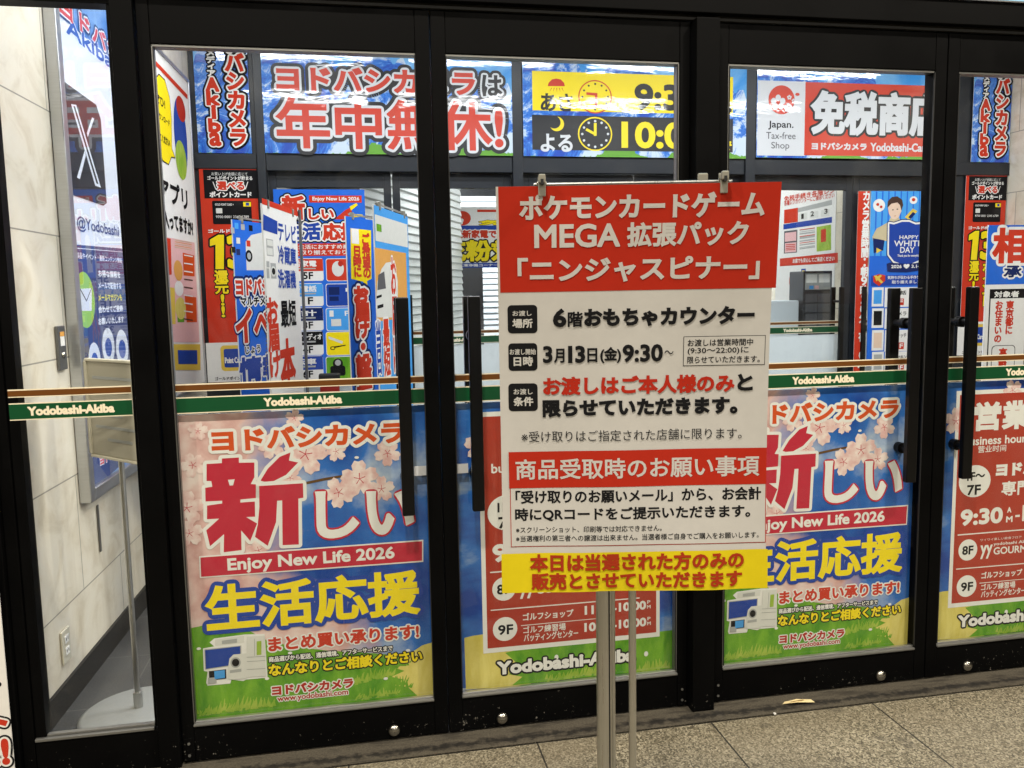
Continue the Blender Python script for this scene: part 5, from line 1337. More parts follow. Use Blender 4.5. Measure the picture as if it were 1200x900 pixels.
   ('r',-0.0748,1.1389,-0.0591,1.1496,'appliance_dark',1,0.0),
  ],
 },
 'stand_blue': {
  'lettering': [
   ('t','ヨドバシ',-0.0052,1.505,0.3386,1.6016,'print_red:.06/paper:.16/navy:.3',3),
   ('t','マルチメディ',0.0346,1.446,0.4054,1.4998,'ink:.05/paper:.2',3),
   ('t','イベ',-0.0249,1.239,0.3369,1.4329,'print_red:.05/paper:.1/navy:.15',3),
   ('t','じょう',0.0561,1.1762,0.2073,1.2199,'ink:.04/paper:.18',3),
   ('t','情報',-0.0114,1.0081,0.4452,1.1611,'royal:.05/paper:.12',3),
  ],
  'picture': [
   ('p',[(0.1154,1.8048),(0.175,1.8461),(0.2803,1.8654),(0.3871,1.8521),(0.3688,1.6515),(0.1119,1.6465)],'appliance_white',1),
   ('e',0.1415,1.7267,0.0339,0.0335,'ink',2),
   ('e',0.1415,1.7267,0.0186,0.0191,'appliance_grey',3),
   ('r',-0.0202,1.8439,0.0145,1.876,'appliance_grey',2,0.0),
   ('r',0.0189,1.8712,0.0542,1.9033,'sky_blue',2,0.0),
   ('r',0.0774,1.8688,0.1136,1.9014,'appliance_grey',2,0.0),
   ('r',0.1542,1.8675,0.1916,1.9006,'ink',2,0.0),
   ('r',0.0274,1.7908,0.0629,1.8237,'appliance_white',2,0.0),
   ('r',-0.0195,1.739,0.0153,1.772,'ink',2,0.0),
   ('r',0.0217,1.7281,0.0571,1.7615,'navy',2,0.0),
   ('r',0.124,1.7797,0.161,1.8134,'print_red',2,0.0),
  ],
 },
 'stand_delivery': {
  'lettering': [
   ('p',[(0.0477,1.8584),(0.2844,1.8612),(0.27,1.5876),(0.2141,1.5743),(0.2188,1.5471),(0.1635,1.5708),(0.0321,1.5854)],'yellow',1),
   ('v','ご希望の',0.171,1.587,0.2623,1.8416,'print_red:.05',3),
   ('v','日時に',0.066,1.5939,0.1536,1.7653,'print_red:.05',3),
   ('r',0.054,1.7772,0.137,1.8588,'paper',2,0.0),
   ('v','お届け・設置',0.0544,0.9689,0.2235,1.5439,'print_red:.06/paper:.13/navy:.22',3),
  ],
 },
 'stand_car': {
  'picture': [
   ('r',0.0088,1.7525,0.645,1.8771,'appliance_white',1,0.0),
   ('r',-0.0114,1.3689,0.5946,1.7199,'print_orange',1,0.0),
   ('p',[(-0.0332,1.438),(0.0115,1.5594),(0.0944,1.6222),(0.1761,1.6537),(0.3423,1.6677),(0.398,1.5631),(0.3737,1.3761),(-0.0105,1.3887)],'appliance_white',2),
   ('p',[(0.0063,1.5187),(0.0305,1.5921),(0.1391,1.6108),(0.1597,1.5271)],'appliance_dark',3),
   ('p',[(-0.012,1.4904),(0.0784,1.498),(0.0767,1.4856),(-0.0136,1.4782)],'ink',3),
   ('p',[(-0.0031,1.4456),(0.1031,1.452),(0.1009,1.4353),(-0.0052,1.4293)],'ink',3),
   ('r',0.0324,1.8005,0.1174,1.835,'print_green',2,0.0),
  ],
  'lettering': [
   ('v','当日',-0.0479,1.1092,0.0405,1.3719,'royal:.05/paper:.15',3),
   ('v','最短',0.0826,1.0944,0.193,1.3753,'print_red:.05/paper:.15',3),
   ('v','お届け',0.2589,1.0793,0.361,1.6937,'print_red:.05/paper:.15',3),
  ],
 },
 'notice_wall': {
  'lettering': [
   ('t','免税手続き各階レジ',0.0908,2.3301,0.8469,2.3855,'print_red:.03',3),
   ('t','各種レジカウンターにご提示ください',0.0928,2.2902,0.8362,2.3377,'print_red:.02',3),
   ('r',0.0946,2.1184,0.3142,2.2529,'print_red',1,0.0),
   ('p',[(0.31,2.2481),(0.8031,2.2753),(0.8048,2.2295),(0.3113,2.2076)],'appliance_grey',1),
   ('t','1',0.365,2.1405,0.4035,2.1888,'ink:.04',3),
   ('t','2',0.5049,2.1515,0.5546,2.1989,'ink:.04',3),
   ('t','3',0.7005,2.1571,0.7479,2.2033,'ink:.04',3),
   ('p',[(0.0849,2.1126),(0.8087,2.1226),(0.8107,2.0691),(0.0864,2.0625)],'royal',1),
   ('r',0.1008,1.8259,0.3103,2.0448,'appliance_dark',1,0.0),
   ('r',0.1151,1.9411,0.2934,2.0271,'print_pink',2,0.0),
   ('r',0.1181,1.8347,0.2968,1.9271,'print_pink',2,0.0),
   ('p',[(0.5961,2.0477),(0.7996,2.0548),(0.8081,1.8243),(0.604,1.8192)],'print_lime',1),
   ('p',[(0.6581,2.0195),(0.73,2.0218),(0.7342,1.9056),(0.6622,1.9023)],'print_red',2),
   ('p',[(0.3428,2.0433),(0.5715,2.0457),(0.5719,2.0339),(0.3432,2.0311)],'appliance_grey',1),
   ('p',[(0.3439,2.0076),(0.5727,2.011),(0.5731,1.9992),(0.3443,1.9954)],'appliance_grey',1),
   ('p',[(0.3451,1.9719),(0.5739,1.9763),(0.5743,1.9644),(0.3455,1.9597)],'appliance_grey',1),
   ('p',[(0.3462,1.9361),(0.5751,1.9415),(0.5755,1.9297),(0.3466,1.9239)],'appliance_grey',1),
   ('p',[(0.3474,1.9004),(0.5763,1.9067),(0.5767,1.8949),(0.3478,1.8882)],'appliance_grey',1),
   ('p',[(0.3486,1.8646),(0.5775,1.8719),(0.5779,1.8601),(0.349,1.8524)],'appliance_grey',1),
   ('p',[(0.3428,2.0433),(0.5715,2.0457),(0.5717,2.0386),(0.343,2.036)],'print_red',2),
   ('p',[(0.3435,2.0222),(0.5722,2.0252),(0.5725,2.0181),(0.3437,2.0149)],'appliance_grey',2),
   ('p',[(0.3441,2.0011),(0.5729,2.0047),(0.5732,1.9976),(0.3444,1.9938)],'appliance_grey',2),
   ('p',[(0.3448,1.98),(0.5736,1.9842),(0.5739,1.9771),(0.3451,1.9727)],'print_red',2),
   ('p',[(0.3455,1.9589),(0.5743,1.9636),(0.5746,1.9565),(0.3457,1.9516)],'appliance_grey',2),
   ('p',[(0.3462,1.9378),(0.5751,1.9431),(0.5753,1.936),(0.3464,1.9304)],'appliance_grey',2),
   ('p',[(0.3469,1.9166),(0.5758,1.9225),(0.576,1.9154),(0.3471,1.9093)],'print_red',2),
   ('p',[(0.3476,1.8955),(0.5765,1.902),(0.5767,1.8949),(0.3478,1.8882)],'appliance_grey',2),
   ('p',[(0.3482,1.8744),(0.5772,1.8814),(0.5774,1.8743),(0.3485,1.867)],'appliance_grey',2),
   ('p',[(0.3248,2.1942),(0.4537,2.1942),(0.4558,2.1304),(0.3269,2.1294)],'appliance_white',1),
   ('p',[(0.4916,2.1946),(0.6154,2.1945),(0.6176,2.1319),(0.4937,2.131)],'appliance_white',1),
   ('p',[(0.6519,2.1949),(0.771,2.1948),(0.7732,2.1335),(0.6541,2.1326)],'appliance_white',1),
   ('p',[(0.1323,1.9138),(0.2812,1.9092),(0.2814,1.9018),(0.1325,1.9063)],'print_red',3),
   ('p',[(0.1328,1.8971),(0.2817,1.8928),(0.2819,1.8854),(0.133,1.8896)],'print_red',3),
   ('p',[(0.1333,1.8804),(0.2822,1.8764),(0.2825,1.869),(0.1335,1.8729)],'print_red',3),
   ('p',[(0.1338,1.8637),(0.2827,1.86),(0.283,1.8526),(0.134,1.8562)],'print_red',3),
  ],
  'red_band': [
   ('p',[(0.0388,1.7802),(0.9017,1.7966),(0.9052,1.7052),(0.041,1.7041)],'print_red',2),
   ('t','お席でも安心してご来店ください',0.2463,1.7259,0.8573,1.7696,'paper:.03',3),
  ],
  'small_poster': [
   ('r',0.1667,1.5129,0.4121,1.6832,'paper',2,0.0),
   ('r',0.1969,1.5217,0.3596,1.5907,'vermilion',3,0.0),
   ('r',0.3811,1.5367,0.4501,1.6682,'royal',3,0.0),
   ('r',0.3946,1.6018,0.4351,1.6515,'yellow',4,0.0),
  ],
 },
 'hanging': {
  'tax_lettering': [
   ('e',0.1515,0.2841,0.0914,0.0757,'print_red',2),
   ('t','免税',0.3249,0.2096,0.9214,0.2637,'yellow:.06/ink:.14',3),
   ('r',0.3121,0.348,0.8762,0.3741,'print_red',2,0.0),
   ('e',0.1276,0.2777,0.0146,0.0178,'paper',3),
   ('e',0.1498,0.2616,0.0146,0.0178,'paper',4),
   ('e',0.1405,0.2357,0.0146,0.0179,'paper',3),
   ('e',0.1127,0.2358,0.0146,0.0178,'paper',4),
   ('e',0.1047,0.2617,0.0146,0.0178,'paper',3),
  ],
 },
 'pollen': {
  'lettering': [
   ('r',-0.0296,0.1549,0.8522,0.1993,'royal',1,0.0),
   ('t','最新家電で',0.046,0.0662,0.4985,0.155,'print_red:.05/paper:.15',3),
   ('t','花粉対策',-0.1012,-0.1751,0.9888,0.0486,'yellow:.05/ink:.12',3),
   ('r',-0.001,-0.242,0.8458,-0.1907,'royal',1,0.0),
   ('t','空気清浄機コーナー',0.0311,-0.2308,0.5052,-0.1995,'paper:.03',3),
  ],
 },
 'kiosk': {
 },
}
# ================================================================== the setting
def slab(name, x0, y0, x1, y1, z, mat):
    b = MB(); b.face([(x0, y0, z), (x1, y0, z), (x1, y1, z), (x0, y1, z)], mat); return structure(b.build(name))
slab('ground', -60, -60, 60, 60, -.004, 'granite_paving')
slab('threshold', -1.14, -.125, 6, .06, 0, 'threshold_stone')
slab('vestibule_floor', -1.3, .06, 6, 3.2, 0, 'dark_granite')
slab('shop_floor', -3, 3.2, 9, 11, 0, 'dark_granite')
structure(MB().box(-1.6, .02, 3.42, 5.7, 3.2, 3.52, 'ceiling_white').build('vestibule_ceiling'))
structure(MB().box(-3, 3.3, 3.2, 9, 11, 3.3, 'ceiling_white').build('shop_ceiling'))
structure(MB().box(-7, -9, 5.15, 11, -.05, 5.27, 'dark_wall').build('canopy_ceiling'))

WEX = Vector((.039, 1, 0)).normalized()
def wall(name, label, O, ex, L, H, mat, thick=.15):
    t = thing(name, label, 'wall', O, ex)
    MB().box(0, .0, 0, L, thick, H, mat).build('stone_facing', t)
    MB().box(0, -.012, 0, L, -.0005, .1, 'skirting_black').build('skirting', t)
    return t
wall('stone_wall', 'cream stone tile wall with black skirting at the left of the vestibule', (-1.125, .05, 0), WEX, 3.3, 3.42, 'cream_stone')
wall('stone_wall', 'cream stone tile wall beyond the right end of the inner doors', (5.08, 3.28, 0), (0, -1, 0), 3.25, 3.42, 'cream_stone')
tag(MB().box(-7, -.05, 0, -1.136, .1, 5.149, 'dark_wall').build('pavement_wall'), 'dark outer wall left of the black entrance frame', 'wall')
tag(MB().box(5.201, -.05, 0, 11, .1, 5.149, 'dark_wall').build('pavement_wall'), 'dark outer wall right of the entrance doors', 'wall')

# ================================================================== entrance front
fr = thing('entrance_frame', 'black painted metal frame with posts and header around the glass entrance doors', 'door frame', (2.05, 0, 0))
def fpart(name, x0, y0, z0, x1, y1, z1, mat='black_paint', bev=.003):
    return MB().box(x0 - 2.05, y0, z0, x1 - 2.05, y1, z1, mat, bev).build(name, fr)
fpart('post', -1.135, -.03, 0, -1.072, .09, 2.48)
fpart('post', -.668, -.03, 0, -.604, .06, 2.376)
fpart('post', 1.124, -.055, 0, 1.206, .06, 2.376)
fpart('post', 2.955, -.055, 0, 3.037, .06, 2.376)
fpart('post', 5.0, -.055, 0, 5.19, .06, 2.376)
fpart('header', -1.07, -.045, 2.392, 5.19, .06, 2.47)
fpart('header_groove', -1.07, -.02, 2.3765, 5.19, .055, 2.3915, 'matt_black', 0)
tag(MB().box(-1.135, -.045, 2.484, 5.2, .015, 5.149, 'dark_wall').box(-1.3, .016, 2.484, 5.2, .14, 3.419, 'ceiling_white').build('overdoor_wall'), 'plain wall panel above the black entrance header', 'wall')
fs = thing('fascia_sign', 'pale blue sign board above the black entrance header', 'sign', (1.4, 0, 2.472))
MB().box(-2.3, -.052, .004, 4.2, -.0455, .62, 'fascia_blue', .002).build('sign_panel', fs)
MB().box(-2.3, -.053, .0, 4.2, -.0455, .0035, 'steel_plate').build('edge_trim', fs)

DECAL_Z = 1.139
def decal(w_, parent, text=True):
    """brown and green safety stripes with the shop name, stuck on the glass; local x from 0"""
    b = MB()
    for z0, z1, m, l in ((0, .052, 'cream_vinyl', 1), (.0035, .0485, 'green_vinyl', 2), (.069, .0935, 'cream_vinyl', 1), (.0722, .0895, 'brown_vinyl', 2)): b.rect(0, z0, w_, z1, m, l)
    o = b.build('safety_stripe', parent)
    if text:
        c = w_ / 2; t = MB(); t.text('Yodobashi-Akiba', c - .122, .0125, c + .122, .0405, 'cream_vinyl:.07', 4); t.build('shop_name', o)
    return o
def pane(b, x0, z0, x1, z1, y, mat): b.face([(x0, y, z0), (x1, y, z0), (x1, y, z1), (x0, y, z1)], mat)

# fixed glass panel at the far left
fp = thing('side_window', 'narrow fixed glass panel left of the first poster door', 'window', (-.87, 0, 0))
X = lambda x: x + .87
b = MB(); b.box(X(-1.07), -.012, 0, X(-1.035), .05, 2.375, 'black_paint', .002); b.box(X(-1.033), -.006, .14, X(-1.002), .045, 2.375, 'black_paint', .002); b.box(X(-1.033), -.012, 0, X(-.67), .05, .128, 'black_paint', .002); b.box(X(-1.033), -.012, 2.352, X(-.67), .05, 2.375, 'black_paint', .002); b.box(X(-.681), -.008, .14, X(-.67), .045, 2.351, 'black_paint', .001)
b.build('frame', fp)
b = MB(); b.box(X(-1.033), -.016, .129, X(-.682), .02, .139, 'bead_grey', .002); b.box(X(-1.0), -.004, .14, X(-.682), .012, .147, 'bead_grey', .001); b.build('glazing_bead', fp)
b = MB(); pane(b, X(-1.002), .145, X(-.681), 2.352, .015, 'door_glass'); b.build('glass', fp)
dc = decal(.345, fp); dc.location = (X(-1.028), -.0075, DECAL_Z + .004)

def make_door(hand, label):
    """1 = pull bars at the right; local origin at the gap line, door runs to negative x"""
    d = thing('glass_door', label, 'door', (0, 0, 0), group='glass entrance doors')
    s = -1 if hand == 1 else 1
    def bx(b, x0, y0, z0, x1, y1, z1, mat, bev=.0025):
        a, c = sorted((s * x0, s * x1)); b.box(a, y0, z0, c, y1, z1, mat, bev)
    b = MB()
    bx(b, .002, -.012, .006, .0475, .045, 2.373, 'black_paint'); bx(b, .824, -.012, .006, .86, .045, 2.373, 'black_paint')
    bx(b, .0477, -.011, .006, .8238, .044, .124, 'black_paint'); bx(b, .0477, -.011, 2.245, .8238, .044, 2.373, 'black_paint')
    b.build('frame', d)
    b = MB(); bx(b, .0478, -.0125, .139, .0505, -.006, 2.237, 'matt_black', 0); bx(b, .8165, -.0085, .139, .8192, -.003, 2.237, 'matt_black', 0); b.build('gasket', d)
    b = MB()
    bx(b, .0477, -.017, .1245, .8238, .02, .133, 'bead_grey'); bx(b, .0477, -.004, .1332, .8238, .01, .139, 'aluminium', .001)
    bx(b, .8195, -.006, .1335, .8238, .03, 2.244, 'bead_grey', .001); bx(b, .0477, -.006, 2.238, .8238, .03, 2.2446, 'bead_grey', .001)
    b.build('glazing_bead', d)
    b = MB(); x0, x1 = sorted((s * .048, s * .82)); pane(b, x0, .137, x1, 2.24, .015, 'door_glass'); b.build('glass', d)
    o = decal(.775, d); o.location = (min(s * .048, s * .823), .0135, DECAL_Z)
    for y in (-.04, .083):
        b = MB(); bx(b, .095, y - .013, .782, .135, y + .013, 1.488, 'handle_black', .004)
        h = b.build('pull_bar', d)
        if y < 0:
            for z in (.9, 1.36):
                k = MB(); k.tube((s * .115, -.028, z), (s * .115, .0705, z), .0115, 'handle_black').tube((s * .115, .004, z), (s * .115, .0145, z), .02, 'handle_black').tube((s * .115, .0155, z), (s * .115, .03, z), .02, 'handle_black'); k.build('bracket', h)
    b = MB(); b.lathe((s * .185, -.0112, .036), [(.02, 0), (.02, .003), (.018, .007), (.0135, .011), (.0075, .0135), (.001, .0145)], 'dome_steel', 28, 'y'); b.build('stopper_stud', d)
    b = MB(); bx(b, .8245, -.0145, .012, .8575, -.0122, .088, 'black_paint', .001)
    for z in (.03, .07): b.tube((s * .841, -.0145, z), (s * .841, -.0165, z), .0045, 'bead_grey', 12)
    b.build('pivot_cover', d)
    b = MB(); bx(b, .05, .0105, .9, .09, .0125, .932, 'foil', 0); b.build('foil_sticker', d)
    return d
d1 = make_door(1, 'first glass door from the left, with the whole pink spring sale poster'); d1.location = (.26, 0, 0)
d2 = make_door(2, 'glass door directly behind the standing notice, red hours poster at its left'); d2.location = (.26, 0, 0)
d3 = copy_tree(d1); d3.location = (2.08, 0, 0); d3['label'] = 'glass door right of the standing notice, its spring poster half covered'
d4 = copy_tree(d2); d4.location = (2.08, 0, 0); d4['label'] = 'glass door cut by the right picture edge, with the red hours poster'

for d in (d3, d4):                                                          # no sticker on these two
    for ch in list(d.children):
        if ch.name.startswith('foil_sticker'): bpy.data.objects.remove(ch)
# ------------------------------------------------------------------ posters on the inside of the door glass
def spring(x, label):
    return sheet('sale_poster', label, 'poster', 'spring', (x, .03, .138), (1, 0, 0), 0, .0, .777, .995, 'spring_print', group='spring sale posters on the doors')
sp = spring(-.565, 'pink and blue spring sale poster shown whole on the leftmost door')
sp2 = copy_tree(sp); sp2.location.x += 1.82; sp2['label'] = 'pink and blue spring sale poster partly hidden behind the white notice'
def hours(x, label):
    r = sheet('hours_poster', label, 'poster', 'hours', (x, .03, .138), (1, 0, 0), 0, 0, .777, .995, 'cloud_print', group='red business hours posters on the doors', art=False)
    art = dict(ART['hours']); art.pop('hours_panel')
    MB().draw([('r', .085, .118, .727, .962, 'paper', 2, 0), ('r', .1, .135, .714, .946, 'poster_red', 2.5, 0)]).build('hours_panel', r)
    MB().draw(art['lettering']).build('lettering', r)
    return r
hp = hours(.305, 'red opening hours poster mostly hidden behind the white notice and steel pole')
hp2 = copy_tree(hp); hp2.location.x += 1.812; hp2['label'] = 'red opening hours poster at the right picture edge'

# ================================================================== the vestibule's left wall
def wallpoint(s_, off, z): 
    n = Vector((1, -.039, 0)).normalized(); p = Vector((-1.125, 0, 0)) + WEX * s_ + n * off; p.z = z; return p
case = thing('display_case', 'tall framed display case with crossed-stroke black card and green mail circle on stone wall', 'display case', wallpoint(.76, .0, .7), WEX)
W_, H_ = 1.3, 2.3
b = MB()
for a in ((0, -.045, 0, .05, -.001, H_), (W_ - .05, -.045, 0, W_, -.001, H_), (.0505, -.045, 0, W_ - .0505, -.001, .05), (.0505, -.045, H_ - .05, W_ - .0505, -.001, H_)): b.box(*a, 'aluminium', .004)
b.build('case_frame', case)
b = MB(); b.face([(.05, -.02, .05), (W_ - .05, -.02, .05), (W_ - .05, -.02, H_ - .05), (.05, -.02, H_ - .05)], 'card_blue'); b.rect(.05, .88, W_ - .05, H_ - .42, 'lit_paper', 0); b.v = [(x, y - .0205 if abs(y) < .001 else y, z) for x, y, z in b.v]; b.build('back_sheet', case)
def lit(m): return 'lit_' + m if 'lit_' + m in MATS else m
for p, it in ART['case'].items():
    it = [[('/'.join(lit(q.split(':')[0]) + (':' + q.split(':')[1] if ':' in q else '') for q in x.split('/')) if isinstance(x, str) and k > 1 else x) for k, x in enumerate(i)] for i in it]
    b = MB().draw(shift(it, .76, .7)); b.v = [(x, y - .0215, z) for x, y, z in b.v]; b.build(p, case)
b = MB(); b.face([(.05, -.038, .05), (W_ - .05, -.038, .05), (W_ - .05, -.038, H_ - .05), (.05, -.038, H_ - .05)], 'case_glass'); b.build('glass', case)

ap = thing('app_poster', 'white poster with yellow speech bubble farther along the stone wall', 'poster', wallpoint(2.05, .018, .95), WEX)
b = MB(); b.box(0, .0008, 0, .96, .012, 1.9, 'paper'); b.build('backing', ap)
for p, it in ART['app_poster'].items(): MB().draw(shift(it, 2.05, .95)).build(p, ap)
b = MB()
for a in ((-.02, -.008, -.02, -.0005, .014, 1.92), (.9605, -.008, -.02, .98, .014, 1.92), (0, -.008, 1.9005, .96, .014, 1.92), (0, -.008, -.02, .96, .014, -.0005)): b.box(*a, 'aluminium', .002)
b.build('poster_frame', ap)

sw = thing('key_switch', 'grey metal key switch plate on the stone wall beside the display case', 'switch', wallpoint(.678, 0, 1.238), WEX)
MB().box(-.036, -.012, 0, .036, -.0005, .165, 'steel_plate', .003).build('plate', sw)
MB().lathe((0, -.012, .055), [(.013, 0), (.012, .006), (.006, .008), (.001, .008)], 'dome_steel', 20, 'y').build('key_lock', sw)
MB().box(-.02, -.0135, .09, .02, -.0125, .125, 'paper').box(-.02, -.0135, .126, .02, -.0125, .143, 'print_orange').build('sticker', sw)
ou = thing('wall_outlet', 'ivory power outlet low on the cream stone wall', 'power outlet', wallpoint(.508, 0, .165), WEX)
MB().box(-.037, -.008, 0, .037, -.0005, .125, 'ivory_plastic', .003).build('cover_plate', ou)
b = MB()
for z in (.03, .075):
    b.box(-.018, -.0105, z, .018, -.0085, z + .028, 'paper', .002); b.box(-.009, -.0112, z + .009, -.006, -.0106, z + .02, 'ink'); b.box(.006, -.0112, z + .009, .009, -.0106, z + .02, 'ink')
b.build('socket', ou)
b = MB(); b.box(-.008, -.006, 0, .008, -.0005, .2, 'steel_plate', .002); o = b.build('wall_slot'); 
sl = thing('wall_slot', 'thin dark vertical metal slot under the display case', 'wall fitting', wallpoint(.94, 0, .45), WEX)
o.name = 'slot_plate'; o.parent = sl

# small floor sign seen through the fixed panel
fsn = thing('floor_sign', 'beige framed sign on a thin pole with a round grey base behind the fixed glass', 'sign stand', (-.825, .36, 0), Vector((.24, -.24, 0)))
MB().lathe((0, 0, 0), [(.2, 0), (.2, .012), (.185, .022), (.05, .03), (.022, .034), (.001, .034)], 'base_stone', 48).build('base', fsn)
MB().tube((0, 0, .034), (0, 0, .09), .016, 'brushed_steel').tube((0, 0, .09), (0, 0, 1.0), .0095, 'brushed_steel').build('pole', fsn)
b = MB(); b.box(-.15, -.03, .955, .2, -.014, 1.285, 'signboard_beige', .003); b.build('board', fsn)
b = MB()
for k, (a, c) in enumerate(((-.09, .19), (-.09, .13), (-.07, .19), (-.09, .08), (-.09, .17), (-.02, .13))): b.box(a, -.0312, 1.225 - k * .043, c, -.0304, 1.235 - k * .043, 'appliance_grey')
b.build('printed_lines', fsn)
b = MB()
for a in ((-.13, -.036, .945, .24, -.01, .9545), (-.13, -.036, 1.2855, .24, -.01, 1.295), (-.13, -.036, .955, -.1205, -.01, 1.285), (.2305, -.036, .955, .24, -.01, 1.285)): b.box(*a, 'ivory_plastic', .002)
b.build('board_frame', fsn)

# white poster at the far left edge of the picture, on the outer wall
we = thing('wall_poster', 'white poster with red outlined letters at the left picture edge', 'poster', (-1.44, -.056, .02))
MB().box(-.36, 0, 0, .36, .004, 1.05, 'paper').build('backing', we)
b = MB(); b.text('ト', .29, .17, .352, .25, 'print_red:.06/paper:.13/ink:.2', 2); b.text('!!', .3, .07, .35, .155, 'print_red:.06/paper:.13/ink:.2', 2); b.text('す。', .28, .32, .345, .36, 'ink:.04', 2); b.build('lettering', we)

# ================================================================== inner doors
inf = thing('inner_frame', 'dark slate metal frame of mullions and transom holding the inner doors', 'door frame', (2.0, 3.2, 0))
def ipart(name, x0, y0, z0, x1, y1, z1, mat='slate_frame'): return MB().box(x0 - 2, y0 - 3.2, z0, x1 - 2, y1 - 3.2, z1, mat, .003).build(name, inf)
for x0, x1 in ((-.6, -.545), (1.115, 1.185), (2.85, 2.925), (4.4, 4.47)): ipart('mullion', x0, 3.1, 0, x1, 3.26, 3.42)
for x0, x1 in ((-.544, 1.114), (1.186, 2.849), (2.926, 4.399)): ipart('transom', x0, 3.115, 2.325, x1, 3.25, 2.435); ipart('top_panel', x0, 3.16, 2.436, x1, 3.25, 3.42)
ipart('column_panel', -1.04, 3.14, 0, -.601, 3.26, 3.42); ipart('column_panel', 4.471, 3.14, 0, 5.08, 3.26, 3.42)
ipart('transom', -1.03, 3.115, 2.335, -.602, 3.139, 2.43); ipart('transom', 4.472, 3.115, 2.335, 5.078, 3.139, 2.43)

def inner_door(x0, x1, hand, label, src=None):
    d = thing('inner_door', label, 'door', ((x0 + x1) / 2, 3.2, 0), group='dark framed inner doors')
    w_ = (x1 - x0) / 2 - .003; b = MB()
    for a in ((-w_, -.02, .006, -w_ + .05, .025, 2.322), (w_ - .05, -.02, .006, w_, .025, 2.322), (-w_ + .0503, -.02, .006, w_ - .0503, .025, .12), (-w_ + .0503, -.02, 2.225, w_ - .0503, .025, 2.322)): b.box(*a, 'slate_frame', .002)
    b.build('frame', d)
    b = MB(); pane(b, -w_ + .05, .12, w_ - .05, 2.225, 0, 'door_glass'); b.build('glass', d)
    o = decal(2 * w_ - .101, d); o.location = (-w_ + .0505, -.001, DECAL_Z)
    for y in (-.06, .06):
        b = MB(); hx = hand * (w_ - .09); b.box(hx - .018, y - .012, .8, hx + .018, y + .012, 1.49, 'handle_black', .003); h = b.build('pull_bar', d)
        if y < 0:
            for z in (.9, 1.38): MB().tube((hx, -.05, z), (hx, .05, z), .01, 'handle_black').build('bracket', h)
    b = MB(); pane(b, -w_ + .055, .14, w_ - .055, 1.125, .012, 'poster_reverse'); b.build('poster_back', d)
    return d
inner_door(-.544, .275, 1, 'inner door covered by the blue floor directory'); inner_door(.28, 1.114, -1, 'inner door in front of the closed white shutter, right of the blue floor directory')
inner_door(1.186, 2.017, 1, 'inner door hidden behind the left half of the standing notice'); inner_door(2.021, 2.849, -1, 'inner door hidden behind the right half of the standing notice')
inner_door(2.926, 3.768, 1, 'inner door showing the notice wall and lockers just right of the standing notice'); inner_door(3.772, 4.399, -1, 'inner door with the narrow red hours strip and the blue gift poster')

# ------------------------------------------------------------------ printed banners over and beside the inner doors
Y = 3.105
FILM = dict(print_red='film_red', paper='film_paper', yellow='film_yellow', ink='film_ink')
sheet('banner', 'blue mountain banner with large red outlined letters over the left inner doors', 'banner', 'open_banner', (0, Y - .008, 0), (1, 0, 0), -.544, 2.436, 1.114, 3.3, 'mountain_print', swap=FILM)
sheet('banner', 'yellow and black opening times banner with two clock faces', 'banner', 'hours_banner', (0, Y - .008, 0), (1, 0, 0), 1.19, 2.436, 2.848, 3.3, 'mountain_print', swap=FILM)
sheet('banner', 'tax-free banner with flower emblem and white letters on red', 'banner', 'tax_banner', (0, Y - .008, 0), (1, 0, 0), 2.93, 2.446, 4.398, 3.3, 'mountain_print', swap=FILM)
ak = sheet('column_banner', 'tall blue banner with vertical red letters on the left column', 'banner', 'akiba', (-.98, 3.12, 2.44), (1, 0, 0), .015, -.005, .35, .93, 'mountain_print', group='tall vertical letter banners')
ak2 = copy_tree(ak); ak2.location.x += 5.70; ak2['label'] = 'tall blue banner with vertical red letters on the right column'
pt = sheet('card_poster', 'red point card poster with golden 13 on the left column', 'poster', 'points', (-.97, 3.12, .93), (1, 0, 0), .0, .0, .362, 1.402, 'print_red', group='red point card posters')
pt2 = copy_tree(pt); pt2.location.x += 5.67; pt2['label'] = 'red point card poster with golden 13 on the right column'
sheet('directory_poster', 'blue floor guide with red outlined headline on the left inner door', 'poster', 'directory', (-.52, 3.14, .9), (1, 0, 0), .01, .0, .61, 1.307, 'blue')
sheet('directory_poster', 'blue striped gift day poster with a man and a shield on the right inner door', 'poster', 'whiteday', (3.93, 3.14, .9), (1, 0, 0), -.03, -.03, .45, 1.314, 'blue')
sheet('hours_strip', 'narrow red vertical strip of white characters on the right inner door', 'poster', 'strip', (3.82, 3.145, .9), (1, 0, 0), -.025, -.09, .072, 1.312, 'print_red')

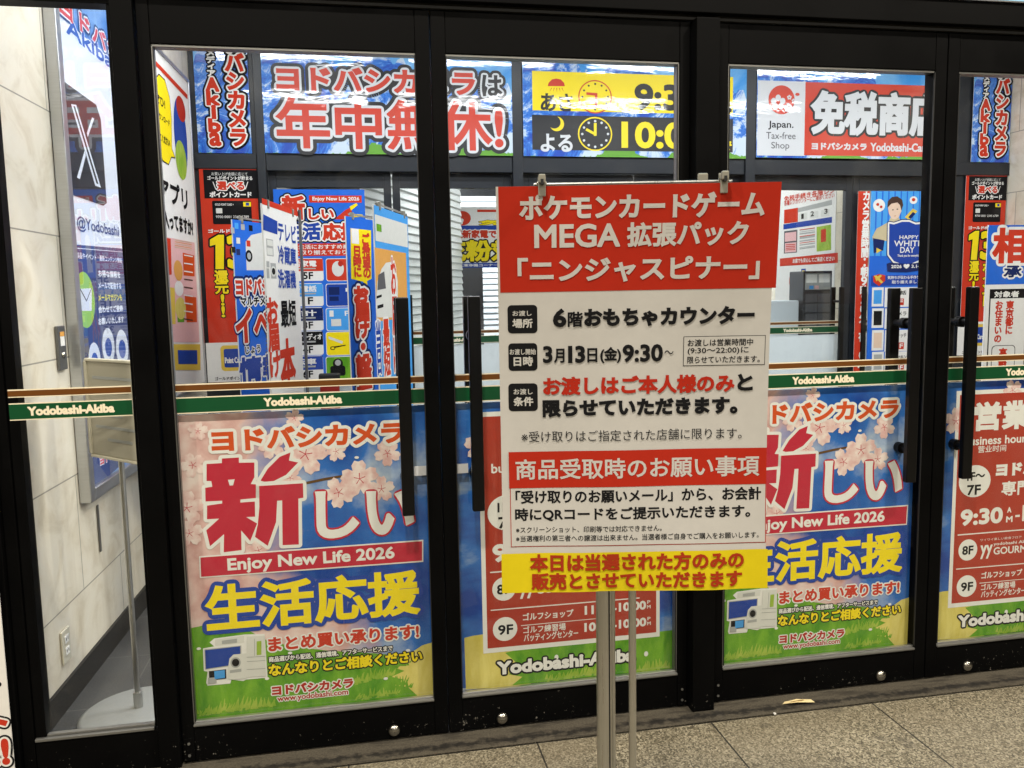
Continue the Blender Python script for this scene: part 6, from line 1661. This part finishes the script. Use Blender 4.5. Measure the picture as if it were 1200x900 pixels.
# ================================================================== poster stands in the vestibule
def stand(name, label, loc, panels, hub_h=1.95):
    t = thing(name, label, 'poster stand', loc)
    MB().lathe((0, 0, 0), [(.24, 0), (.24, .015), (.22, .025), (.03, .03), (.02, .05)], 'steel_plate', 40).build('base', t)
    MB().tube((0, 0, .03), (0, 0, hub_h), .008, 'steel_plate').build('pole', t)
    for key, (x, y), d, w_, mat in panels:
        e = Vector((d[0], d[1], 0)).normalized(); org = Vector((x, y, 0)) - Vector(loc)
        pr = bpy.data.objects.new('poster_panel', None); COL.objects.link(pr); pr.parent = t
        yv = Vector((0, 0, 1)).cross(e); pr.matrix_local = Matrix.Translation(org) @ Matrix((e, yv, Vector((0, 0, 1)))).transposed().to_4x4()
        b = MB(); b.face([(0, 0, .5), (w_, 0, .5), (w_, 0, 1.92), (0, 0, 1.92)], mat); b.box(0, .001, .5, w_, .008, 1.92, 'paper')
        b.draw([i for p in ART[key].values() for i in p])
        o = b.build('poster_panel', t); o.matrix_local = pr.matrix_local; bpy.data.objects.remove(pr)
        c = MB(); m0, m1 = Vector((w_ * .12, .014, 1.935)), Vector((w_ * .95, .014, 1.935)); c.tube(m0, m1, .005, 'brushed_steel', 10)
        for q in (.15, .88): c.box(w_ * q - .009, -.006, 1.905, w_ * q + .009, .016, 1.945, 'clip_plastic', .002)
        k = c.build('clip_rail', o)
    return t
stand('poster_stand', 'chrome stand carrying white and blue vertical posters near the left column', (-.272, 1.90, 0), [
    ('stand_white', (-.399, 1.282), (.1115, .582), .593, 'paper'), ('stand_blue', (-.6435, 2.11), (.1417, .2845), .6, 'blue')])
stand('poster_stand', 'chrome stand carrying blue delivery and white car posters left of the shutter', (.3, 2.12, 0), [
    ('stand_delivery', (-.033, 1.916), (.1454, .2657), .5, 'blue'), ('stand_car', (.1038, 1.35), (.1334, .4241), .66, 'sky_blue')])
cs = thing('consultation_board', 'blue and white board with a big red outlined character by the right column', 'sign board', (4.25, 1.7, 0))
b = MB(); b.face([(-.53, 0, .55), (.2, 0, .55), (.2, 0, 1.842), (-.53, 0, 1.842)], 'paper'); b.face([(-.53, -.0002, 1.51), (.2, -.0002, 1.51), (.2, -.0002, 1.842), (-.53, -.0002, 1.842)], 'blue'); b.box(-.53, .001, .55, .2, .012, 1.842, 'paper'); b.build('board', cs)
art_parts(cs, 'consult', 1.25, 0, {'blue': 'blue'})
b = MB()
for x in (-.4, .1):
    l = MB().tube((x, .025, .012), (x, .025, 1.8), .011, 'brushed_steel', 14).build('leg', cs); MB().box(x - .02, -.16, 0, x + .02, .2, .012, 'steel_plate', .003).build('foot', l)
bn = thing('small_bin', 'small dark red box with a black top behind the left brown stripe', 'bin', (-.18, 2.72, 0))
MB().box(-.06, -.05, 0, .06, .05, .965, 'marker_red', .006).build('body', bn); MB().box(-.066, -.056, .966, .066, .056, .998, 'matt_black', .006).build('lid', bn)

# ------------------------------------------------------------------ vestibule and shop lights
k = 0
for y in (.55, 1.9):
    for x in (-.4, 1.1, 2.6, 4.1):
        f = thing('ceiling_lamp', 'white tube lamp on the vestibule ceiling', 'lamp', (x, y, 3.4), group='tube lamps on the vestibule ceiling')
        MB().box(-.64, -.08, 0, .64, .08, .018, 'white_paint', .004).build('housing', f)
        
        for q in (-.035, .035): MB().tube((-.6, q, -.012), (.6, q, -.012), .011, 'tube_glow', 12).build('tube', f)
for x in (-3.2, -.25, 2.7, 5.6):
    f = thing('canopy_lamp', 'small square lamp under the high pavement canopy', 'lamp', (x, -2.2, 4.93), group='square lamps under the canopy')
    MB().box(-.12, -.12, 0, .12, .12, .218, 'steel_plate', .005).build('housing', f)
f = thing('fill_strip', 'added long fill light under the front of the pavement canopy', 'lamp', (1.2, -8.1, 5.0))
MB().box(-6.1, -.12, -.1, 6.1, .0, .148, 'steel_plate', .005).build('housing', f)  # unseen casing made for the added fill light

# ================================================================== the shop beyond the inner doors
sv = Vector((.861, 2.0, 0)); sh = thing('roller_shutter', 'closed white slatted roller shutter behind the left inner doors', 'shutter', (.06, 3.475, 0), sv)
b = MB()
for q in range(40):
    z = .02 + q * .068
    b.face([(0, 0, z), (2.6, 0, z), (2.6, -.014, z + .012), (0, -.014, z + .012)], 'shutter_white'); b.face([(0, -.014, z + .012), (2.6, -.014, z + .012), (2.6, 0, z + .066), (0, 0, z + .066)], 'shutter_white'); b.face([(0, 0, z + .066), (2.6, 0, z + .066), (2.6, 0, z + .068), (0, 0, z + .068)], 'grey_panel')
b.build('slats', sh)
MB().box(-.05, -.05, 2.745, 2.65, .1, 3.1, 'grey_panel', .005).build('shutter_box', sh)
sh2 = thing('roller_shutter', 'pale slatted shutter far back under the yellow hanging banner', 'shutter', (2.0, 8.0, 0))
b = MB()
for q in range(36):
    z = .02 + q * .075; b.face([(-1.5, 0, z), (3.5, 0, z), (3.5, -.016, z + .014), (-1.5, -.016, z + .014)], 'pale_panel'); b.face([(-1.5, -.016, z + .014), (3.5, -.016, z + .014), (3.5, 0, z + .073), (-1.5, 0, z + .073)], 'pale_panel'); b.face([(-1.5, 0, z + .073), (3.5, 0, z + .073), (3.5, 0, z + .075), (-1.5, 0, z + .075)], 'grey_panel')
b.build('slats', sh2)
tag(MB().box(.98, 6.6, 0, 1.42, 6.9, 2.1, 'appliance_dark', .01).build('dark_column'), 'dark grey pillar below the yellow hanging banner', 'column')
tag(MB().box(-.5, 8.2, 2.2, 6, 8.4, 3.2, 'dark_cabinet', .01).build('shop_bulkhead'), 'dark bulkhead high at the back of the shop', 'wall')
tag(MB().box(-3, 10.8, 0, 9, 11, 3.2, 'grey_panel').build('shop_wall'), 'plain back wall of the shop', 'wall')
tag(MB().box(4.62, 3.3, 0, 4.75, 10.8, 3.2, 'cream_stone').build('shop_side_wall'), 'cream wall of the shop behind the notice wall', 'wall')
tag(MB().box(-.9, 3.3, 0, -.75, 10.8, 3.2, 'grey_panel').build('shop_side_wall'), 'plain left side wall of the shop behind the shutter', 'wall')
hg = sheet('hanging_sign', 'white hanging sign with red flower emblem above the yellow banner', 'sign', 'hanging', (1.0, 6.2, 2.0), (1, 0, 0), .015, .15, .95, .4, 'paper')
b = MB()
for x in (.1, .8): MB().tube((x, .004, .25), (x, .004, 1.0), .003, 'steel_plate', 8).build('hanging_wire', hg)
pl = sheet('hanging_banner', 'white hanging banner with big yellow characters and blue bands', 'banner', 'pollen', (1.0, 6.1, 2.0), (1, 0, 0), -.25, -.24, 1.1, .194, 'paper')
b = MB()
for x in (.1, 1.25): MB().tube((x, .006, .434), (x, .006, 1.14), .003, 'steel_plate', 8).build('hanging_wire', pl)
nw = sheet('shop_notice', 'large white information poster with red and blue lines beyond the right inner door', 'poster', 'notice_wall', (4.183, 5.087, 0), (.0993, -.8366, 0), -.03, 1.2, .86, 2.6, 'paper')
ks = thing('locker_unit', 'black coin locker unit with small doors in front of the white information poster', 'locker', (3.93, 3.95, 0))
MB().box(-.135, -.04, 0, .135, .2, 1.63, 'dark_cabinet', .006).build('cabinet', ks)
for r in range(7):
    for c in range(2):
        MB().box(-.115 + c * .118, -.046, 1.36 - r * .085, -.003 + c * .118, -.0405, 1.435 - r * .085, 'appliance_dark', .002).build('locker_door', ks)
b = MB(); b.rect(-.12, 1.47, .12, 1.61, 'appliance_grey', 0); b.rect(-.11, 1.53, -.01, 1.6, 'paper', 1); b.rect(.01, 1.53, .11, 1.6, 'paper', 1); b.rect(-.08, 1.475, -.04, 1.505, 'sky_blue', 1); b.rect(-.03, 1.475, .01, 1.505, 'print_pink', 1)
b.v = [(x, y - .041, z) for x, y, z in b.v]; b.build('notice_label', ks)
MB().box(-.45, -.02, 0, -.16, .25, 1.38, 'pale_panel', .01).build('side_cabinet', ks)

# ================================================================== the notice on its stand, in front of the doors
SO = Vector((.30515, -.9142, .82459)); SEX = Vector((.58299, -.1083, 0)).normalized(); SEY = Vector((-.0009, -.0316, .8957)); SEY = (SEY - SEX * SEY.dot(SEX)).normalized(); SN = SEX.cross(SEY)
nr = bpy.data.objects.new('notice_sheet', None); COL.objects.link(nr)
nr.matrix_world = Matrix.Translation(SO) @ Matrix((SEX, -SN, SEY)).transposed().to_4x4()
tag(nr, 'white printed notice with red headline clipped to the stand in front of the doors', 'notice')
W_, H_ = .593, .8955
def bend(u, v):
    """the clipped sheet hangs a little hollow and rippled (metres away from the viewer)"""
    q = v / H_
    return .028 * math.sin(math.pi * min(max(q, 0), 1)) + .0016 * math.sin(u * 13 + v * 5) + .0011 * math.sin(u * 23 - v * 9 + 1) + .0028 * math.exp(-((u - .17) / .05) ** 2 - ((v - .88) / .05) ** 2)
def bent(b): b.v = [(x, y + bend(x, z), z) for x, y, z in b.v]; return b
def gmb(): b = MB(); b.grid = .02; return b
b = gmb(); b.rect(0, 0, W_, H_, 'notice_paper', 0); b.rect(0, 0, W_, H_, 'notice_paper', -3); bent(b).build('backing', nr)
for p, it in ART['notice'].items():
    if p == 'strip_text': continue
    bent(gmb().draw(it)).build(p.split('#')[0], nr)
zt = .0885                                                                  # the yellow strip is a loose taped sheet, slightly wavy
def wav(u, v): return -(.0024 + .0013 * math.sin(u * 17) * (1 - v / zt) + .0008 * math.sin(u * 41 + 1))
b = gmb(); b.grid = .015; b.rect(-.004, -.0005, W_ + .003, zt, 'notice_yellow', 0); b.v = [(x, y + wav(x, z), z) for x, y, z in b.v]; st = bent(b).build('yellow_strip', nr)
b = MB().draw(ART['notice']['strip_text']); b.v = [(x, y + wav(x, z) - .0004, z) for x, y, z in b.v]; bent(b).build('strip_lettering', st)

ps = thing('sign_stand', 'bare steel stand with a thick pole and thin rod holding the white notice', 'sign stand', (.56, -.88, 0), SEX)
MB().lathe((0, 0, 0), [(.2, 0), (.2, .014), (.185, .02), (.04, .026), (.03, .04)], 'steel_plate', 48).build('base', ps)
b = MB(); b.tube((-.006, 0, .03), (-.006, 0, 1.66), .0225, 'brushed_steel', 32); b.build('pole', ps)
b = MB(); b.box(-.0016, -.0229, .05, .0016, -.0222, .86, 'matt_black'); b.build('pole_seam', ps)
MB().tube((.053, -.03, .02), (.053, -.03, 1.7), .0088, 'brushed_steel', 20).build('rod', ps)
inv = ps.matrix_world.inverted()
def atsign(u, v, d): return inv @ (SO + SEX * u + SEY * v - (-SN) * d)
MB().tube(atsign(.08, H_ + .004, -.012), atsign(.5, H_ + .004, -.012), .0035, 'brushed_steel', 12).build('cross_bar', ps)
b = MB(); b.box(-.2, -.0, 1.64, .05, .004, 1.655, 'steel_plate')
def clip(u, back=False):
    t = thing('bulldog_clip', 'small clear plastic clip at the %s of the notice' % {0: 'top left corner', 1: 'top right corner', 2: 'top edge, half hidden behind'}[0 if u < .2 else (2 if back else 1)], 'clip', (0, 0, 0), group='clear clips on the notice')
    t.matrix_world = Matrix.Translation(SO + SEX * u + SEY * H_) @ Matrix((SEX, -SN, SEY)).transposed().to_4x4()
    if back: MB().box(-.01, .012, -.01, .012, .02, .022, 'clip_plastic', .003).build('jaw', t); return
    MB().box(-.008, -.0075, -.022, .008, -.003, .006, 'clip_plastic', .0018).build('front_jaw', t)
    MB().box(-.0075, -.018, .005, .0075, -.0055, .023, 'clip_plastic', .0025).build('lever', t)
    MB().box(-.008, .007, -.02, .008, .012, .021, 'clip_plastic', .0018).build('back_jaw', t)
    MB().tube((-.0105, .0, .006), (.0105, .0, .006), .0036, 'dome_steel', 14).build('spring', t)
    MB().box(-.003, -.0192, .002, .003, -.0076, .013, 'matt_black').build('slot', t)
clip(.097); clip(.479); clip(.438, True)

# litter on the threshold
lt = MB()
for q in ([(-.06, 0, .004), (-.01, -.014, .012), (.0, .012, .01), (-.045, .014, .004)], [(-.01, -.014, .012), (.06, -.012, .003), (.055, .006, .006), (.0, .012, .01)], [(-.035, -.004, .012), (.01, -.01, .018), (.03, .004, .008), (.0, .012, .011)]): lt.face(q, 'litter_paper')
o = lt.build('paper_scrap'); o.location = (1.52, -.075, .0); tag(o, 'crumpled yellowish paper scrap on the dark door threshold', 'litter')
o = MB().box(-.004, -.004, .0, .004, .004, .006, 'paper', .001).build('paper_crumb'); o.location = (1.4, -.13, .0); tag(o, 'tiny white crumb near the yellowish paper scrap', 'litter')
